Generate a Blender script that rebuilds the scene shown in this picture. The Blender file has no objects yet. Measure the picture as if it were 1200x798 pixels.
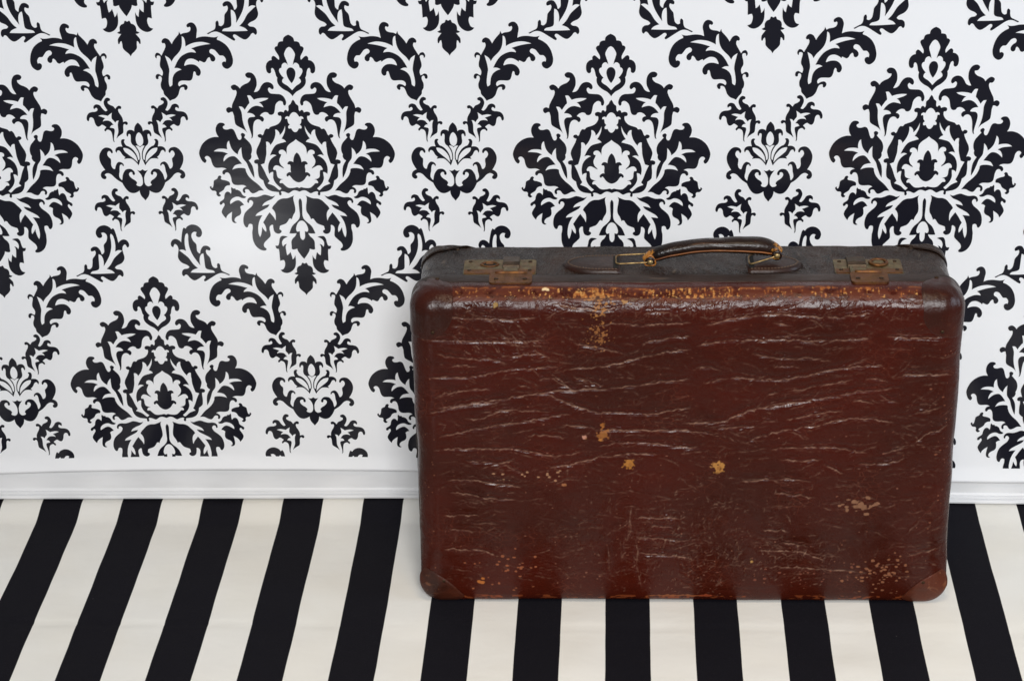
import bpy, bmesh, math, random
import numpy as np
from mathutils import Vector, Matrix
from mathutils.geometry import tessellate_polygon

random.seed(7)
rng = np.random.default_rng(11)
scene = bpy.context.scene
C = scene.collection

# ------------------------------------------------------------------ camera
CAM = (-0.08838, -2.46620, 1.45630)
PITCH, YAW, ROLL = 0.449366, 0.046802, -0.021606
cam_data = bpy.data.cameras.new('camera')
cam = bpy.data.objects.new('camera', cam_data)
C.objects.link(cam)
_rz = Matrix.Rotation(YAW, 3, 'Z')
_right = _rz @ Vector((1, 0, 0))
_fwd = _rz @ Vector((0, math.cos(PITCH), -math.sin(PITCH)))
_up = _right.cross(_fwd)
_r2 = _right * math.cos(ROLL) + _up * math.sin(ROLL)
_u2 = _up * math.cos(ROLL) - _right * math.sin(ROLL)
_m = Matrix((_r2, _u2, -_fwd)).transposed().to_4x4()
_m.translation = CAM
cam.matrix_world = _m
cam_data.sensor_width = 36.0
cam_data.lens = 2650.908 / 1200 * 36
cam_data.clip_start = 0.05
cam_data.clip_end = 50
scene.camera = cam

# ------------------------------------------------------------------ world + lamps (indoor daylight from windows, plus an added glare lamp)
world = bpy.data.worlds.new('World')
scene.world = world
world.use_nodes = True
bg = world.node_tree.nodes['Background']
bg.inputs[0].default_value = (0.93, 0.96, 1.0, 1)
bg.inputs[1].default_value = 0.16


def area_lamp(name, loc, target, sx, sy, power, col):
    d = bpy.data.lights.new(name, 'AREA')
    d.shape = 'RECTANGLE'
    d.size, d.size_y = sx, sy
    d.energy = power
    d.color = col
    o = bpy.data.objects.new(name, d)
    C.objects.link(o)
    o.location = loc
    o.rotation_euler = (Vector(target) - Vector(loc)).to_track_quat('-Z', 'Y').to_euler()
    return o


area_lamp('window_light', (0.25, -4.6, 2.95), (0.0, -0.1, 0.3), 1.6, 1.2, 232, (0.985, 0.99, 0.995))
area_lamp('ceiling_lamp', (0.05, -1.0, 2.0), (0.05, -0.85, 0.0), 0.5, 0.5, 3.0, (1.0, 0.80, 0.54)).data.spread = math.radians(75)
area_lamp('side_window_light', (2.6, -0.9, 1.3), (0.2, 0.0, 0.3), 0.9, 1.2, 25, (0.70, 0.84, 1.0))
area_lamp('glare_lamp', (-0.93, -2.2, -0.60), (-0.50, 0.065, 0.35), 0.19, 0.22, 0.8, (1.0, 1.0, 1.0))  # added low lamp, placed only so the sheet mirrors a glare patch

scene.view_settings.view_transform = 'Standard'
scene.view_settings.look = 'None'
scene.view_settings.gamma = 1.0
scene.view_settings.exposure = 0.0
scene.view_settings.use_curve_mapping = False
scene.cycles.caustics_reflective = False
scene.cycles.caustics_refractive = False


# ------------------------------------------------------------------ helpers
def srgb(r, g, b):
    def f(c):
        c /= 255.0
        return c / 12.92 if c <= 0.04045 else ((c + 0.055) / 1.055) ** 2.4
    return (f(r), f(g), f(b), 1.0)


def link(o, parent=None):
    C.objects.link(o)
    if parent is not None:
        o.parent = parent
    return o


def mesh_obj(name, verts, faces, mat, parent=None, smooth=True):
    me = bpy.data.meshes.new(name)
    me.from_pydata([tuple(v) for v in verts], [], [tuple(f) for f in faces])
    me.update()
    if mat is not None:
        me.materials.append(mat)
    if smooth:
        me.polygons.foreach_set('use_smooth', [True] * len(me.polygons))
    return link(bpy.data.objects.new(name, me), parent)


def bm_obj(name, bm, mat, parent=None, smooth=True):
    me = bpy.data.meshes.new(name)
    bmesh.ops.recalc_face_normals(bm, faces=bm.faces)
    bm.to_mesh(me)
    bm.free()
    me.materials.append(mat)
    if smooth:
        me.polygons.foreach_set('use_smooth', [True] * len(me.polygons))
    return link(bpy.data.objects.new(name, me), parent)


def empty(name, loc, parent=None):
    o = bpy.data.objects.new(name, None)
    o.empty_display_size = 0.05
    o.location = loc
    return link(o, parent)


def tag(o, label=None, cat=None, group=None, kind=None):
    for k, v in (('label', label), ('category', cat), ('group', group), ('kind', kind)):
        if v:
            o[k] = v
    return o


class NT:
    """tiny node-tree builder"""

    def __init__(self, name):
        self.m = bpy.data.materials.new(name)
        self.m.use_nodes = True
        self.t = self.m.node_tree
        self.b = self.t.nodes['Principled BSDF']

    def n(self, kind, **kw):
        nd = self.t.nodes.new(kind)
        for k, v in kw.items():
            setattr(nd, k, v)
        return nd

    def l(self, a, b):
        self.t.links.new(a, b)

    def val(self, socket, v):
        if hasattr(v, 'links') or isinstance(v, bpy.types.NodeSocket):
            self.l(v, socket)
        else:
            socket.default_value = v

    def math(self, op, a, b=0.0, c=None, clamp=False):
        nd = self.n('ShaderNodeMath', operation=op, use_clamp=clamp)
        self.val(nd.inputs[0], a)
        self.val(nd.inputs[1], b)
        if c is not None:
            self.val(nd.inputs[2], c)
        return nd.outputs[0]

    def noise(self, vec, scale, detail=3, rough=0.5, dist=0.0):
        nd = self.n('ShaderNodeTexNoise')
        if vec is not None:
            self.l(vec, nd.inputs['Vector'])
        nd.inputs['Scale'].default_value = scale
        nd.inputs['Detail'].default_value = detail
        nd.inputs['Roughness'].default_value = rough
        nd.inputs['Distortion'].default_value = dist
        return nd.outputs[0]

    def mapping(self, vec, scale=(1, 1, 1), rot=(0, 0, 0)):
        nd = self.n('ShaderNodeMapping')
        self.l(vec, nd.inputs[0])
        nd.inputs['Scale'].default_value = scale
        nd.inputs['Rotation'].default_value = rot
        return nd.outputs[0]

    def ramp(self, v, lo, hi, a=0.0, b=1.0):
        nd = self.n('ShaderNodeMapRange', interpolation_type='SMOOTHSTEP')
        self.val(nd.inputs[0], v)
        for i, q in enumerate((lo, hi, a, b)):
            nd.inputs[i + 1].default_value = q
        return nd.outputs[0]

    def mix(self, f, a, b):
        nd = self.n('ShaderNodeMix', data_type='RGBA')
        self.val(nd.inputs[0], f)
        self.val(nd.inputs[6], a)
        self.val(nd.inputs[7], b)
        return nd.outputs[2]

    def bump(self, h, strength, dist, normal=None):
        nd = self.n('ShaderNodeBump')
        nd.inputs['Strength'].default_value = strength
        nd.inputs['Distance'].default_value = dist
        self.l(h, nd.inputs['Height'])
        if normal is not None:
            self.l(normal, nd.inputs['Normal'])
        return nd.outputs[0]

    def pos(self):
        return self.n('ShaderNodeNewGeometry').outputs['Position']

    def obj(self):
        return self.n('ShaderNodeTexCoord').outputs['Object']

    def set(self, **kw):
        names = dict(color='Base Color', rough='Roughness', metal='Metallic', spec='Specular IOR Level',
                     coat='Coat Weight', coat_rough='Coat Roughness', sheen='Sheen Weight', normal='Normal')
        for k, v in kw.items():
            self.val(self.b.inputs[names[k]], v)
        return self.m


# ------------------------------------------------------------------ materials
def film_normal(t):
    p = t.mapping(t.pos(), (1, 1, 1))
    n1 = t.noise(p, 5.0, 1, 0.4)
    n2 = t.noise(t.mapping(t.pos(), (1.0, 1.0, 3.2)), 9.0, 2, 0.5)
    h = t.math('ADD', t.math('MULTIPLY', n1, 0.8), t.math('MULTIPLY', n2, 0.25))
    return t.bump(h, 0.06, 0.02)


def mat_film(name, col, dirt=0.0):
    t = NT(name)
    n = t.noise(t.pos(), 3.0, 4)
    c2 = tuple(x * 0.965 for x in col[:3]) + (1,)
    base = t.mix(t.ramp(n, 0.35, 0.7), col, c2)
    return t.set(color=base, rough=0.14, spec=0.3, normal=film_normal(t))


M_FILM = mat_film('glossy_white_film', (0.83, 0.833, 0.85, 1))
M_PRINT = mat_film('glossy_black_print', (0.011, 0.011, 0.017, 1))


def mat_skirting():
    t = NT('white_painted_board')
    n = t.noise(t.mapping(t.pos(), (1, 1, 4)), 14, 4)
    base = t.mix(t.ramp(n, 0.4, 0.75), (0.72, 0.72, 0.73, 1), (0.68, 0.68, 0.685, 1))
    return t.set(color=base, rough=0.42, normal=t.bump(n, 0.15, 0.002))


M_BOARD = mat_skirting()

STRIPE, STRIPE_X0, STRIPE_SKEW = 0.052194, -0.768459, -0.00678


def mat_cloth():
    t = NT('striped_cotton')
    p = t.pos()
    sep = t.n('ShaderNodeSeparateXYZ')
    t.l(p, sep.inputs[0])
    wob = t.math('MULTIPLY', t.math('SUBTRACT', t.noise(t.mapping(p, (1, 1, 0.01)), 7, 2), 0.5), 0.0032)
    u = t.math('ADD', t.math('ADD', sep.outputs[0], t.math('MULTIPLY', sep.outputs[1], STRIPE_SKEW)), wob)
    k = t.math('DIVIDE', t.math('SUBTRACT', u, STRIPE_X0), 2 * STRIPE)
    fr = t.math('FRACT', k)                      # 0..0.5 white, 0.5..1 black
    tri = t.math('SUBTRACT', 0.25, t.math('ABSOLUTE', t.math('SUBTRACT', t.math('ABSOLUTE', t.math('SUBTRACT', fr, 0.5)), 0.25)))
    edge = t.ramp(fr, 0.4965, 0.5035)
    wrap = t.ramp(fr, 0.9965, 1.0)
    wrap0 = t.ramp(fr, 0.0, 0.0035, 1.0, 0.0)
    black = t.math('MAXIMUM', t.math('SUBTRACT', edge, t.math('MULTIPLY', wrap, 0.5)), t.math('MULTIPLY', wrap0, 0.5))
    # plain weave
    wv = t.n('ShaderNodeTexWave', wave_type='BANDS', bands_direction='X')
    wv.inputs['Scale'].default_value = 420
    t.l(p, wv.inputs[0])
    wv2 = t.n('ShaderNodeTexWave', wave_type='BANDS', bands_direction='Y')
    wv2.inputs['Scale'].default_value = 420
    t.l(p, wv2.inputs[0])
    weave = t.math('MULTIPLY', wv.outputs[1], wv2.outputs[1])
    big = t.noise(p, 4.5, 4)
    fine = t.noise(p, 900, 2)
    white = t.mix(t.ramp(big, 0.35, 0.7), (0.80, 0.785, 0.745, 1), (0.775, 0.745, 0.68, 1))
    lint = t.ramp(t.noise(p, 260, 1), 0.83, 0.86)
    dark = t.mix(t.ramp(fine, 0.45, 0.8), (0.0055, 0.005, 0.0078, 1), (0.012, 0.011, 0.0155, 1))
    dark = t.mix(t.math('MULTIPLY', lint, 0.25), dark, (0.4, 0.4, 0.4, 1))
    base = t.mix(black, white, dark)
    h = t.math('ADD', t.math('MULTIPLY', weave, 0.4), fine)
    nrm = t.bump(h, 0.25, 0.0006)
    nrm = t.bump(t.noise(t.mapping(p, (1, 1.6, 1)), 11, 3), 0.25, 0.006, nrm)
    return t.set(color=base, rough=0.85, spec=0.12, normal=nrm)


M_CLOTH = mat_cloth()


def mat_lid():
    t = NT('cracked_brown_leather')
    p = t.obj()
    at = t.n('ShaderNodeAttribute', attribute_name='paint')
    ct = t.n('ShaderNodeAttribute', attribute_name='crease')
    n1 = t.noise(p, 6.5, 4, 0.55)
    n2 = t.noise(t.mapping(p, (1, 1, 2.4)), 38, 5, 0.6)
    base = t.mix(t.ramp(n1, 0.36, 0.66), srgb(64, 18, 8), srgb(55, 18, 9))
    base = t.mix(t.math('MULTIPLY', t.ramp(n2, 0.45, 0.8), 0.22), base, srgb(34, 12, 7))
    # hair cracks between the folds
    vo = t.n('ShaderNodeTexVoronoi', feature='DISTANCE_TO_EDGE')
    t.l(t.mapping(p, (75, 75, 150)), vo.inputs['Vector'])
    vo.inputs['Scale'].default_value = 1.0
    crack = t.math('MULTIPLY', t.ramp(vo.outputs[0], 0.0, 0.055, 1.0, 0.0), t.ramp(t.noise(p, 17, 3), 0.5, 0.68))
    base = t.mix(t.math('MULTIPLY', crack, 0.16), base, srgb(138, 74, 54))
    speck = t.ramp(t.noise(p, 230, 2, 0.5), 0.71, 0.76)
    base = t.mix(t.math('MULTIPLY', speck, 0.25), base, srgb(140, 90, 68))
    base = t.mix(t.math('MULTIPLY', ct.outputs['Fac'], 0.50), base, srgb(172, 136, 114))  # light crease lines: worn pigment plus painted fold highlight
    base = t.mix(at.outputs['Alpha'], base, at.outputs['Color'])
    rough = t.math('ADD', t.math('MULTIPLY', t.noise(p, 60, 5), 0.34), 0.09)
    rough = t.math('ADD', rough, t.math('MULTIPLY', at.outputs['Alpha'], 0.3), clamp=True)
    fine = t.noise(p, 420, 4, 0.65)
    nrm = t.bump(fine, 0.16, 0.0012)
    nrm = t.bump(t.noise(t.mapping(p, (1, 1, 2.0)), 95, 4, 0.6), 0.13, 0.004, nrm)
    nrm = t.bump(crack, -0.35, 0.0012, nrm)
    return t.set(color=base, rough=rough, spec=0.26, normal=nrm)


def mat_leather(name, c1, c2, scuff, rough=0.4, streak=(1, 1, 1), amount=0.5, bump=0.4, rubbed=False):
    t = NT(name)
    p = t.obj()
    n1 = t.noise(p, 14, 5, 0.6)
    base = t.mix(t.ramp(n1, 0.35, 0.7), c1, c2)
    st = t.noise(t.mapping(p, streak, (0, 0, 0.7)), 60, 4, 0.6, 0.6)
    base = t.mix(t.math('MULTIPLY', t.ramp(st, 0.58, 0.74), amount), base, scuff)
    sp = t.ramp(t.noise(p, 260, 2), 0.70, 0.76)
    base = t.mix(t.math('MULTIPLY', sp, 0.5), base, scuff)
    if rubbed:                                   # hide worn through at the two ends of the grip
        sx_ = t.n('ShaderNodeSeparateXYZ')
        t.l(p, sx_.inputs[0])
        near = t.math('MAXIMUM', t.ramp(sx_.outputs[0], -0.044, -0.024, 1.0, 0.0), t.math('MULTIPLY', t.ramp(sx_.outputs[0], 0.090, 0.106), 0.8))
        w = t.ramp(t.math('ADD', t.math('MULTIPLY', near, 0.62), t.noise(p, 170, 4, 0.65)), 0.86, 1.02)
        base = t.mix(t.math('MULTIPLY', w, 0.9), base, srgb(178, 118, 46))
    r = t.math('ADD', t.math('MULTIPLY', t.noise(p, 33, 4), 0.25), rough - 0.12)
    nrm = t.bump(t.noise(p, 380, 4, 0.65), 0.3, 0.0012)
    nrm = t.bump(st, bump, 0.003, nrm)
    nrm = t.bump(t.noise(p, 28, 3), 0.35, 0.004, nrm)
    return t.set(color=base, rough=r, spec=0.33, normal=nrm)


def mat_body():
    t = NT('dark_brown_leather')
    p = t.obj()
    n1 = t.noise(p, 16, 5, 0.6)
    base = t.mix(t.ramp(n1, 0.35, 0.7), srgb(50, 32, 22), srgb(27, 17, 12))
    wr = t.noise(t.mapping(p, (1.0, 0.30, 1.0), (0, 0, 0.75)), 120, 5, 0.66, 0.15)
    wr2 = t.noise(t.mapping(p, (0.35, 1.0, 1.0), (0, 0, 0.5)), 150, 4, 0.6, 0.1)
    vo = t.n('ShaderNodeTexVoronoi', feature='DISTANCE_TO_EDGE')
    t.l(t.mapping(p, (60, 34, 60), (0, 0, 0.6)), vo.inputs['Vector'])
    vo.inputs['Scale'].default_value = 1.0
    crack = t.math('MULTIPLY', t.ramp(vo.outputs[0], 0.0, 0.07, 1.0, 0.0), t.ramp(t.noise(p, 20, 3), 0.42, 0.62))
    sc = t.ramp(wr, 0.60, 0.70)
    base = t.mix(t.math('MULTIPLY', sc, 0.5), base, srgb(106, 92, 78))
    base = t.mix(t.math('MULTIPLY', t.ramp(wr2, 0.66, 0.74), 0.35), base, srgb(120, 98, 76))
    base = t.mix(t.math('MULTIPLY', crack, 0.8), base, srgb(14, 9, 7))
    r = t.math('ADD', t.math('MULTIPLY', t.noise(p, 33, 4), 0.3), 0.14)
    nrm = t.bump(t.noise(p, 380, 4, 0.65), 0.25, 0.0012)
    nrm = t.bump(wr, 0.9, 0.005, nrm)
    nrm = t.bump(wr2, 0.3, 0.002, nrm)
    nrm = t.bump(crack, -0.9, 0.003, nrm)
    return t.set(color=base, rough=r, spec=0.28, normal=nrm)


M_LID = mat_lid()
M_BODY = mat_body()
M_STRIP = mat_leather('worn_edge_leather', srgb(50, 34, 27), srgb(34, 22, 17), srgb(104, 84, 68), 0.45, (0.3, 1, 1), 0.5)
M_CAP_TOP = mat_leather('dark_corner_leather', srgb(60, 20, 10), srgb(46, 18, 10), srgb(88, 46, 28), 0.28, (1, 1, 1), 0.3, 0.25)
M_CAP_LOW = mat_leather('rubbed_corner_leather', srgb(84, 37, 20), srgb(46, 20, 12), srgb(136, 86, 56), 0.42, (1, 1, 1), 0.65, 0.5)
M_GRIP = mat_leather('grip_leather', srgb(34, 18, 11), srgb(15, 9, 7), srgb(136, 80, 36), 0.27, (0.25, 1, 1), 0.55, 0.6, rubbed=True)
M_TAB = mat_leather('tab_leather', srgb(50, 27, 19), srgb(32, 18, 13), srgb(84, 56, 42), 0.4, (1, 1, 1), 0.3, 0.25)
M_THREAD = NT('waxed_thread').set(color=srgb(98, 78, 62), rough=0.8)
M_HOLE_SHADE = NT('painted_hole_shade').set(color=(0.006, 0.005, 0.004, 1), rough=0.9)  # near-black colour on solid slabs stands in for shade in keyhole and tab slots


def mat_metal(name, c1, c2, rust, amount, rough):
    t = NT(name)
    p = t.obj()
    base = t.mix(t.ramp(t.noise(p, 90, 5, 0.65), 0.35, 0.7), c1, c2)
    r = t.math('MULTIPLY', t.ramp(t.noise(p, 140, 5, 0.7, 0.4), 0.46, 0.62), amount)
    base = t.mix(r, base, rust)
    rr = t.math('ADD', t.math('MULTIPLY', t.noise(p, 160, 3), 0.3), rough)
    me = t.math('SUBTRACT', 0.85, t.math('MULTIPLY', r, 0.75))
    return t.set(color=base, rough=rr, metal=me, normal=t.bump(t.noise(p, 420, 4), 0.35, 0.0006))


M_PLATE = mat_metal('tarnished_brass_plate', srgb(126, 112, 80), srgb(88, 78, 56), srgb(96, 58, 28), 0.7, 0.32)
M_HASP = mat_metal('rusty_brass_hasp', srgb(124, 84, 46), srgb(84, 54, 30), srgb(92, 48, 22), 0.85, 0.36)
M_SLIDER = mat_metal('blackened_slider', srgb(84, 70, 54), srgb(58, 48, 38), srgb(70, 38, 20), 0.6, 0.35)
M_BRASS = mat_metal('worn_brass_wire', srgb(170, 146, 100), srgb(120, 94, 56), srgb(92, 56, 26), 0.6, 0.28)
M_SCREW = mat_metal('dark_screw', srgb(70, 52, 36), srgb(48, 34, 24), srgb(60, 30, 16), 0.6, 0.4)

# ------------------------------------------------------------------ traced outlines of the printed ornament (0.1 mm; ! = corner)
DAMASK = {
 'jewel': ('H', [
  '0,14! 32,29 58,54 67,94! 95,96 122,111 136,153! 159,161 172,182 162,214 139,256 126,289 130,323! 149,306 175,281 198,274 216,294 216,325! 252,336 282,370 292,421 283,471 257,491 234,476 232,442 220,423 200,437 187,476 179,518 165,544! 171,572 166,611 145,649 102,688 51,718 16,752 0,778!',
  '0,163! 29,181 54,222 64,256 54,298 40,340 30,386! 52,361 76,361 99,382 107,420! 132,433 138,467 118,510 87,548! 105,565 111,595 90,619 56,641 30,666 0,700!',
  '0,416 27,425 48,454 53,493 41,544 20,586 0,613!',
 ]),
 'body': ('H', [
  '0,817! 18,841 32,871 59,897 61,945 74,966! 88,949 108,951 121,979! 143,970 168,969 191,983 192,1009 175,1022 159,1022 154,1048 164,1083 191,1118 226,1139 266,1152 298,1165 317,1187 346,1184 369,1213 383,1252 398,1270! 419,1252 448,1261 453,1283 433,1300 416,1302! 430,1347 455,1399 477,1443 487,1487 481,1522 462,1579! 490,1577 518,1592 520,1619 503,1632 484,1632! 480,1663 484,1716 482,1769 476,1805 454,1831 428,1849! 422,1885 407,1929 380,1965 337,1988 287,1997 251,2001! 247,2037 230,2042 219,2024 227,2001! 212,1991 179,1997 136,2015 104,1997 80,1982 47,1977 0,1995!',
  '0,975! 24,983 47,1009 61,1033 82,1027 106,1040 107,1061 88,1059 81,1083 77,1109 59,1135! 78,1152 78,1178 59,1183 47,1178! 33,1205 16,1224 0,1228',
  '0,1318! 28,1344 79,1379 113,1423 121,1488 123,1514! 134,1479 164,1454 197,1457 216,1479 210,1505 189,1509! 196,1536 214,1575 216,1611 201,1650 176,1677 169,1695! 199,1677 242,1655 275,1659 297,1690 294,1712 271,1712! 261,1743 258,1788 240,1819 181,1837! 214,1841 233,1868 227,1884 198,1885 172,1912 141,1939 107,1948 58,1944 25,1937 0,1948!',
  '0,1488! 24,1514 42,1558 51,1615! 68,1602 101,1602 124,1633! 111,1642 93,1642! 86,1673 90,1708 86,1744! 112,1743 140,1766 142,1792 125,1798 114,1783 96,1797 69,1837 34,1864 0,1874',
 ]),
 'bodyvein': ('M', [
  '117,1148! 136,1196 162,1239 189,1265! 194,1231 218,1200 240,1197! 239,1248 256,1309 285,1361 312,1392! 318,1370 339,1351 361,1353! 360,1414 363,1426 367,1505 386,1584 400,1628! 445,1644! 430,1672 407,1725 382,1796 353,1858! 380,1889! 342,1903 299,1925 255,1966 238,1973 215,1952! 250,1921 286,1876 306,1823 304,1779 301,1739! 327,1743 351,1765! 359,1699 350,1637 325,1584 282,1544 246,1527! 284,1514 324,1527! 303,1478 273,1426 234,1386 162,1362 118,1351! 140,1325 170,1311! 144,1266 123,1213',
 ]),
 'upleaf': ('M', [
  '100,892 85,868 85,833 107,782 146,752 203,746 261,739 283,713 287,683 270,666 253,679 232,689 217,666 228,628 258,604 295,598 334,611 365,645 394,696 425,718 457,722! 435,679 418,636 416,577 429,526 460,487 505,476 537,492 543,517 521,543 486,547! 491,577 521,607 561,624 600,649 620,679! 644,649 682,628 718,641 727,666 706,696 674,696! 664,722 674,765 703,825 728,876 737,923! 771,910 802,928 805,958 783,984 751,971 731,971! 720,1014 719,1022 716,1082 709,1126 683,1152 632,1182 598,1208 576,1239! 595,1187 611,1134 621,1065 623,996 629,961 651,903! 616,906 595,928 583,945! 567,919 537,876 522,859 529,808 542,766! 507,765 485,790 466,818! 419,803 355,795 289,799! 320,821 368,838 408,851! 378,876 359,915! 397,902 446,894 494,911 532,945 559,984! 513,988 480,1006 466,1030! 486,1035 527,1039 550,1057 560,1091 552,1152 536,1221 527,1274 535,1309! 515,1291 506,1239 502,1178 493,1126 475,1087 443,1067 410,1074 388,1096 369,1083 364,1057 380,1033 409,1022! 383,992 343,975 310,983 296,1003 267,1009 240,992 226,953 217,901 203,867 173,839 144,834 123,850 119,880',
 ]),
 'bigleaf': ('M', [
  '636,1238 607,1254 608,1278 621,1291! 590,1326 555,1369 537,1422 539,1474 553,1510! 549,1540 563,1571 587,1589! 560,1632 543,1676 534,1747 535,1817! 564,1764 594,1684 614,1623 650,1570 660,1536 664,1465 662,1422! 689,1452 708,1492 710,1514! 749,1483 780,1439 796,1386 804,1336! 826,1360 836,1404 833,1447! 887,1438 952,1443 1000,1473! 943,1475 885,1481 830,1504! 866,1526 888,1570 890,1605! 855,1570 816,1544 767,1535 733,1553 697,1597 671,1634! 712,1638 760,1657 794,1710! 750,1693 692,1686 638,1695 628,1737 604,1791 560,1844 499,1898 458,1947 431,1982! 485,1982 525,2004 566,2018 592,2004 619,1968 650,1964 661,1982 656,2002 672,2013 688,1990 684,1959 662,1937 639,1928! 680,1908 746,1910 788,1901 810,1870 818,1808 832,1763 854,1745 879,1750 894,1772 915,1763 914,1732 893,1710 861,1701! 907,1683 981,1685 1015,1665 1033,1621 1044,1568 1067,1537 1095,1533 1115,1555 1097,1590 1116,1621 1146,1599 1169,1550 1178,1499 1165,1446 1128,1376 1065,1320 993,1291 924,1290! 947,1246 954,1194 940,1146 913,1114 881,1107 848,1116 838,1138 858,1151 865,1168 848,1190 811,1194 770,1184 741,1195 723,1229 707,1282 689,1321 668,1325 653,1308 650,1282 656,1256',
 ]),
 'tulip': ('M', [
  '836,1887 848,1865 890,1847 932,1838 942,1820 933,1803 947,1785 971,1794 986,1825 1010,1838 1030,1855 1036,1895 1046,1935 1062,1944 1066,1922 1084,1931 1081,1953 1057,1980 1023,1984 1010,2002 1011,2034 986,2058 958,2043 976,2025 972,2007 944,1989 917,1967 898,1932 870,1914 841,1910',
 ]),
 'lowflower': ('M', [
  '653,2061! 693,2039 717,1994 751,1971! 772,1967 777,1953! 802,1953 819,1935! 828,1953 828,1993 835,2025! 853,2002 878,1995 902,2011 917,2047 923,2082 943,2105 975,2127 983,2149 973,2167 952,2158 947,2145! 928,2145 924,2172 942,2203 961,2239 966,2270 949,2307 918,2347! 907,2316 883,2289 839,2258! 845,2298 851,2352 845,2388 819,2407 794,2402 816,2384 814,2352 790,2325 750,2303 730,2272 730,2227 737,2195! 715,2177 686,2169! 717,2128 752,2108 793,2119 833,2145 853,2159! 852,2123 827,2087 787,2065 746,2061 704,2079 670,2079',
 ]),
 'lowleaf': ('M', [
  '298,2044! 340,2058 382,2044 432,2035 481,2053 530,2066 588,2064 625,2079 642,2106 643,2133 625,2142 619,2115 598,2106 577,2124 575,2151 598,2191 645,2232 684,2276 706,2335 711,2398 700,2443 678,2466 660,2457 651,2430 631,2417 605,2426! 603,2471 613,2526 614,2552 613,2616 601,2670 578,2716 542,2753 499,2772 462,2770 455,2749 477,2726 483,2699 468,2662 424,2617 393,2580 392,2535 398,2489 392,2453 368,2431 351,2435! 351,2471 342,2517 320,2542 286,2549 258,2531 253,2513 266,2497 277,2492 274,2472 267,2445 235,2431 194,2413 167,2382 152,2354! 132,2346 117,2357 111,2337 93,2297 74,2265 66,2229 69,2175 78,2121 82,2076 69,2045! 108,2063 157,2081 215,2085 263,2107 302,2148 333,2183 350,2215! 321,2255 311,2301 313,2355 318,2373! 332,2337 360,2296 382,2266! 417,2314 447,2363 470,2399! 447,2445 438,2490 442,2526! 465,2499 488,2458! 493,2508 507,2562 522,2594! 537,2544 537,2481 524,2408 498,2345 472,2304! 517,2309 558,2316! 535,2282 487,2250 439,2223 399,2197 376,2163! 417,2170 466,2185! 443,2147 395,2116 339,2089',
 ]),
 'spade': ('H', [
  '0,2081! 18,2112 20,2166 18,2238 16,2301 27,2347 58,2387 102,2428 128,2464 147,2509 159,2544! 119,2546 71,2541! 92,2582 123,2613 142,2654 142,2718 144,2750! 123,2760 98,2755 77,2746! 67,2783 34,2838 0,2884!',
  '0,2375 29,2386 56,2423 73,2477 69,2513 54,2522 31,2513! 29,2591 14,2623 0,2632',
 ]),
 'sideleaf': ('M', [
  '182,2590! 218,2579 259,2581 282,2613 292,2663 306,2704 342,2707! 334,2740 316,2752 304,2750! 299,2791 298,2855 297,2912! 265,2902 249,2902! 238,2937 244,2983 263,3020 300,3034! 273,3062 230,3076 188,3067 148,3039 117,2993 104,2929 106,2832! 120,2869 142,2892! 149,2846 163,2791! 182,2818 206,2836! 214,2772 216,2717 199,2685! 227,2695 247,2722! 257,2690 255,2654 232,2617',
 ]),
 'bud': ('H', [
  '0,2949 28,2938 44,2970 75,2984 97,3016 98,3063! 133,3081! 111,3095 85,3097! 105,3123 132,3164 133,3216 120,3220 109,3197 93,3183! 86,3225 83,3272 56,3309 20,3342 0,3375!',
 ]),
 'crown': ('H', [
  '0,4202! 22,4223 41,4252 50,4285 53,4315! 73,4298 106,4293 131,4303 148,4331 150,4366 142,4379 134,4371 127,4350 112,4346 102,4360 103,4401 106,4439 98,4472 80,4494 72,4498 47,4537 30,4575 23,4608 21,4651 26,4676! 39,4679! 44,4646 53,4613 70,4577 99,4536 136,4506 167,4491 185,4461 189,4439 178,4420 189,4411 210,4414 224,4433 226,4460 219,4493 215,4508! 238,4504 268,4508 294,4526 306,4557 295,4584 287,4568 277,4555 257,4558 241,4579 225,4610 206,4632 191,4643! 203,4653 207,4667! 183,4661 152,4659 116,4665 84,4692 58,4723 42,4750! 30,4723 16,4679 10,4668! 10,4624 14,4586 28,4542 48,4509 41,4527 54,4495! 23,4499 0,4518!',
  '0,4326 21,4342 37,4374 45,4412 41,4456 29,4483 13,4497 0,4506!',
 ]),
 'crownlens': ('M', [
  '197,4522! 207,4531 193,4569 164,4599 122,4635 85,4668 48,4712! 52,4673 63,4629 85,4591 114,4558 150,4533',
 ]),
 'heart': ('H', [
  '0,4799! 14,4811 35,4819 66,4808! 44,4838 23,4871 12,4905 11,4904 9,4937 11,4976 22,5003 45,5020 70,5017 89,5006 94,4992! 84,4984 85,4964 103,4942 135,4920 161,4892 170,4864 160,4842 142,4834 127,4842 126,4862 114,4873 98,4865 98,4840 112,4815 138,4796 169,4793 205,4804 234,4843 249,4880 258,4930 264,4937! 279,4919 290,4897 290,4864 281,4826 277,4782 268,4746 252,4735 240,4741 231,4757 221,4749 227,4727 248,4708 279,4702 304,4721 321,4754 331,4787 341,4795! 364,4776 375,4738 371,4694 372,4661! 396,4636 409,4606 400,4573 380,4560 364,4574 356,4590 341,4585 341,4557 360,4530 396,4516 432,4519 467,4543 497,4589 511,4644 502,4710 477,4765 454,4803! 481,4814 507,4841 515,4879 503,4909 477,4924 454,4915 449,4896 457,4879 469,4871! 450,4852 419,4847 383,4866 351,4902 314,4938 278,4963 262,4974! 251,5002 224,5052 187,5094 140,5109 94,5097 61,5075! 58,5109 44,5148 19,5181 0,5206!',
 ]),
 'smallleaf': ('M', [
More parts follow.
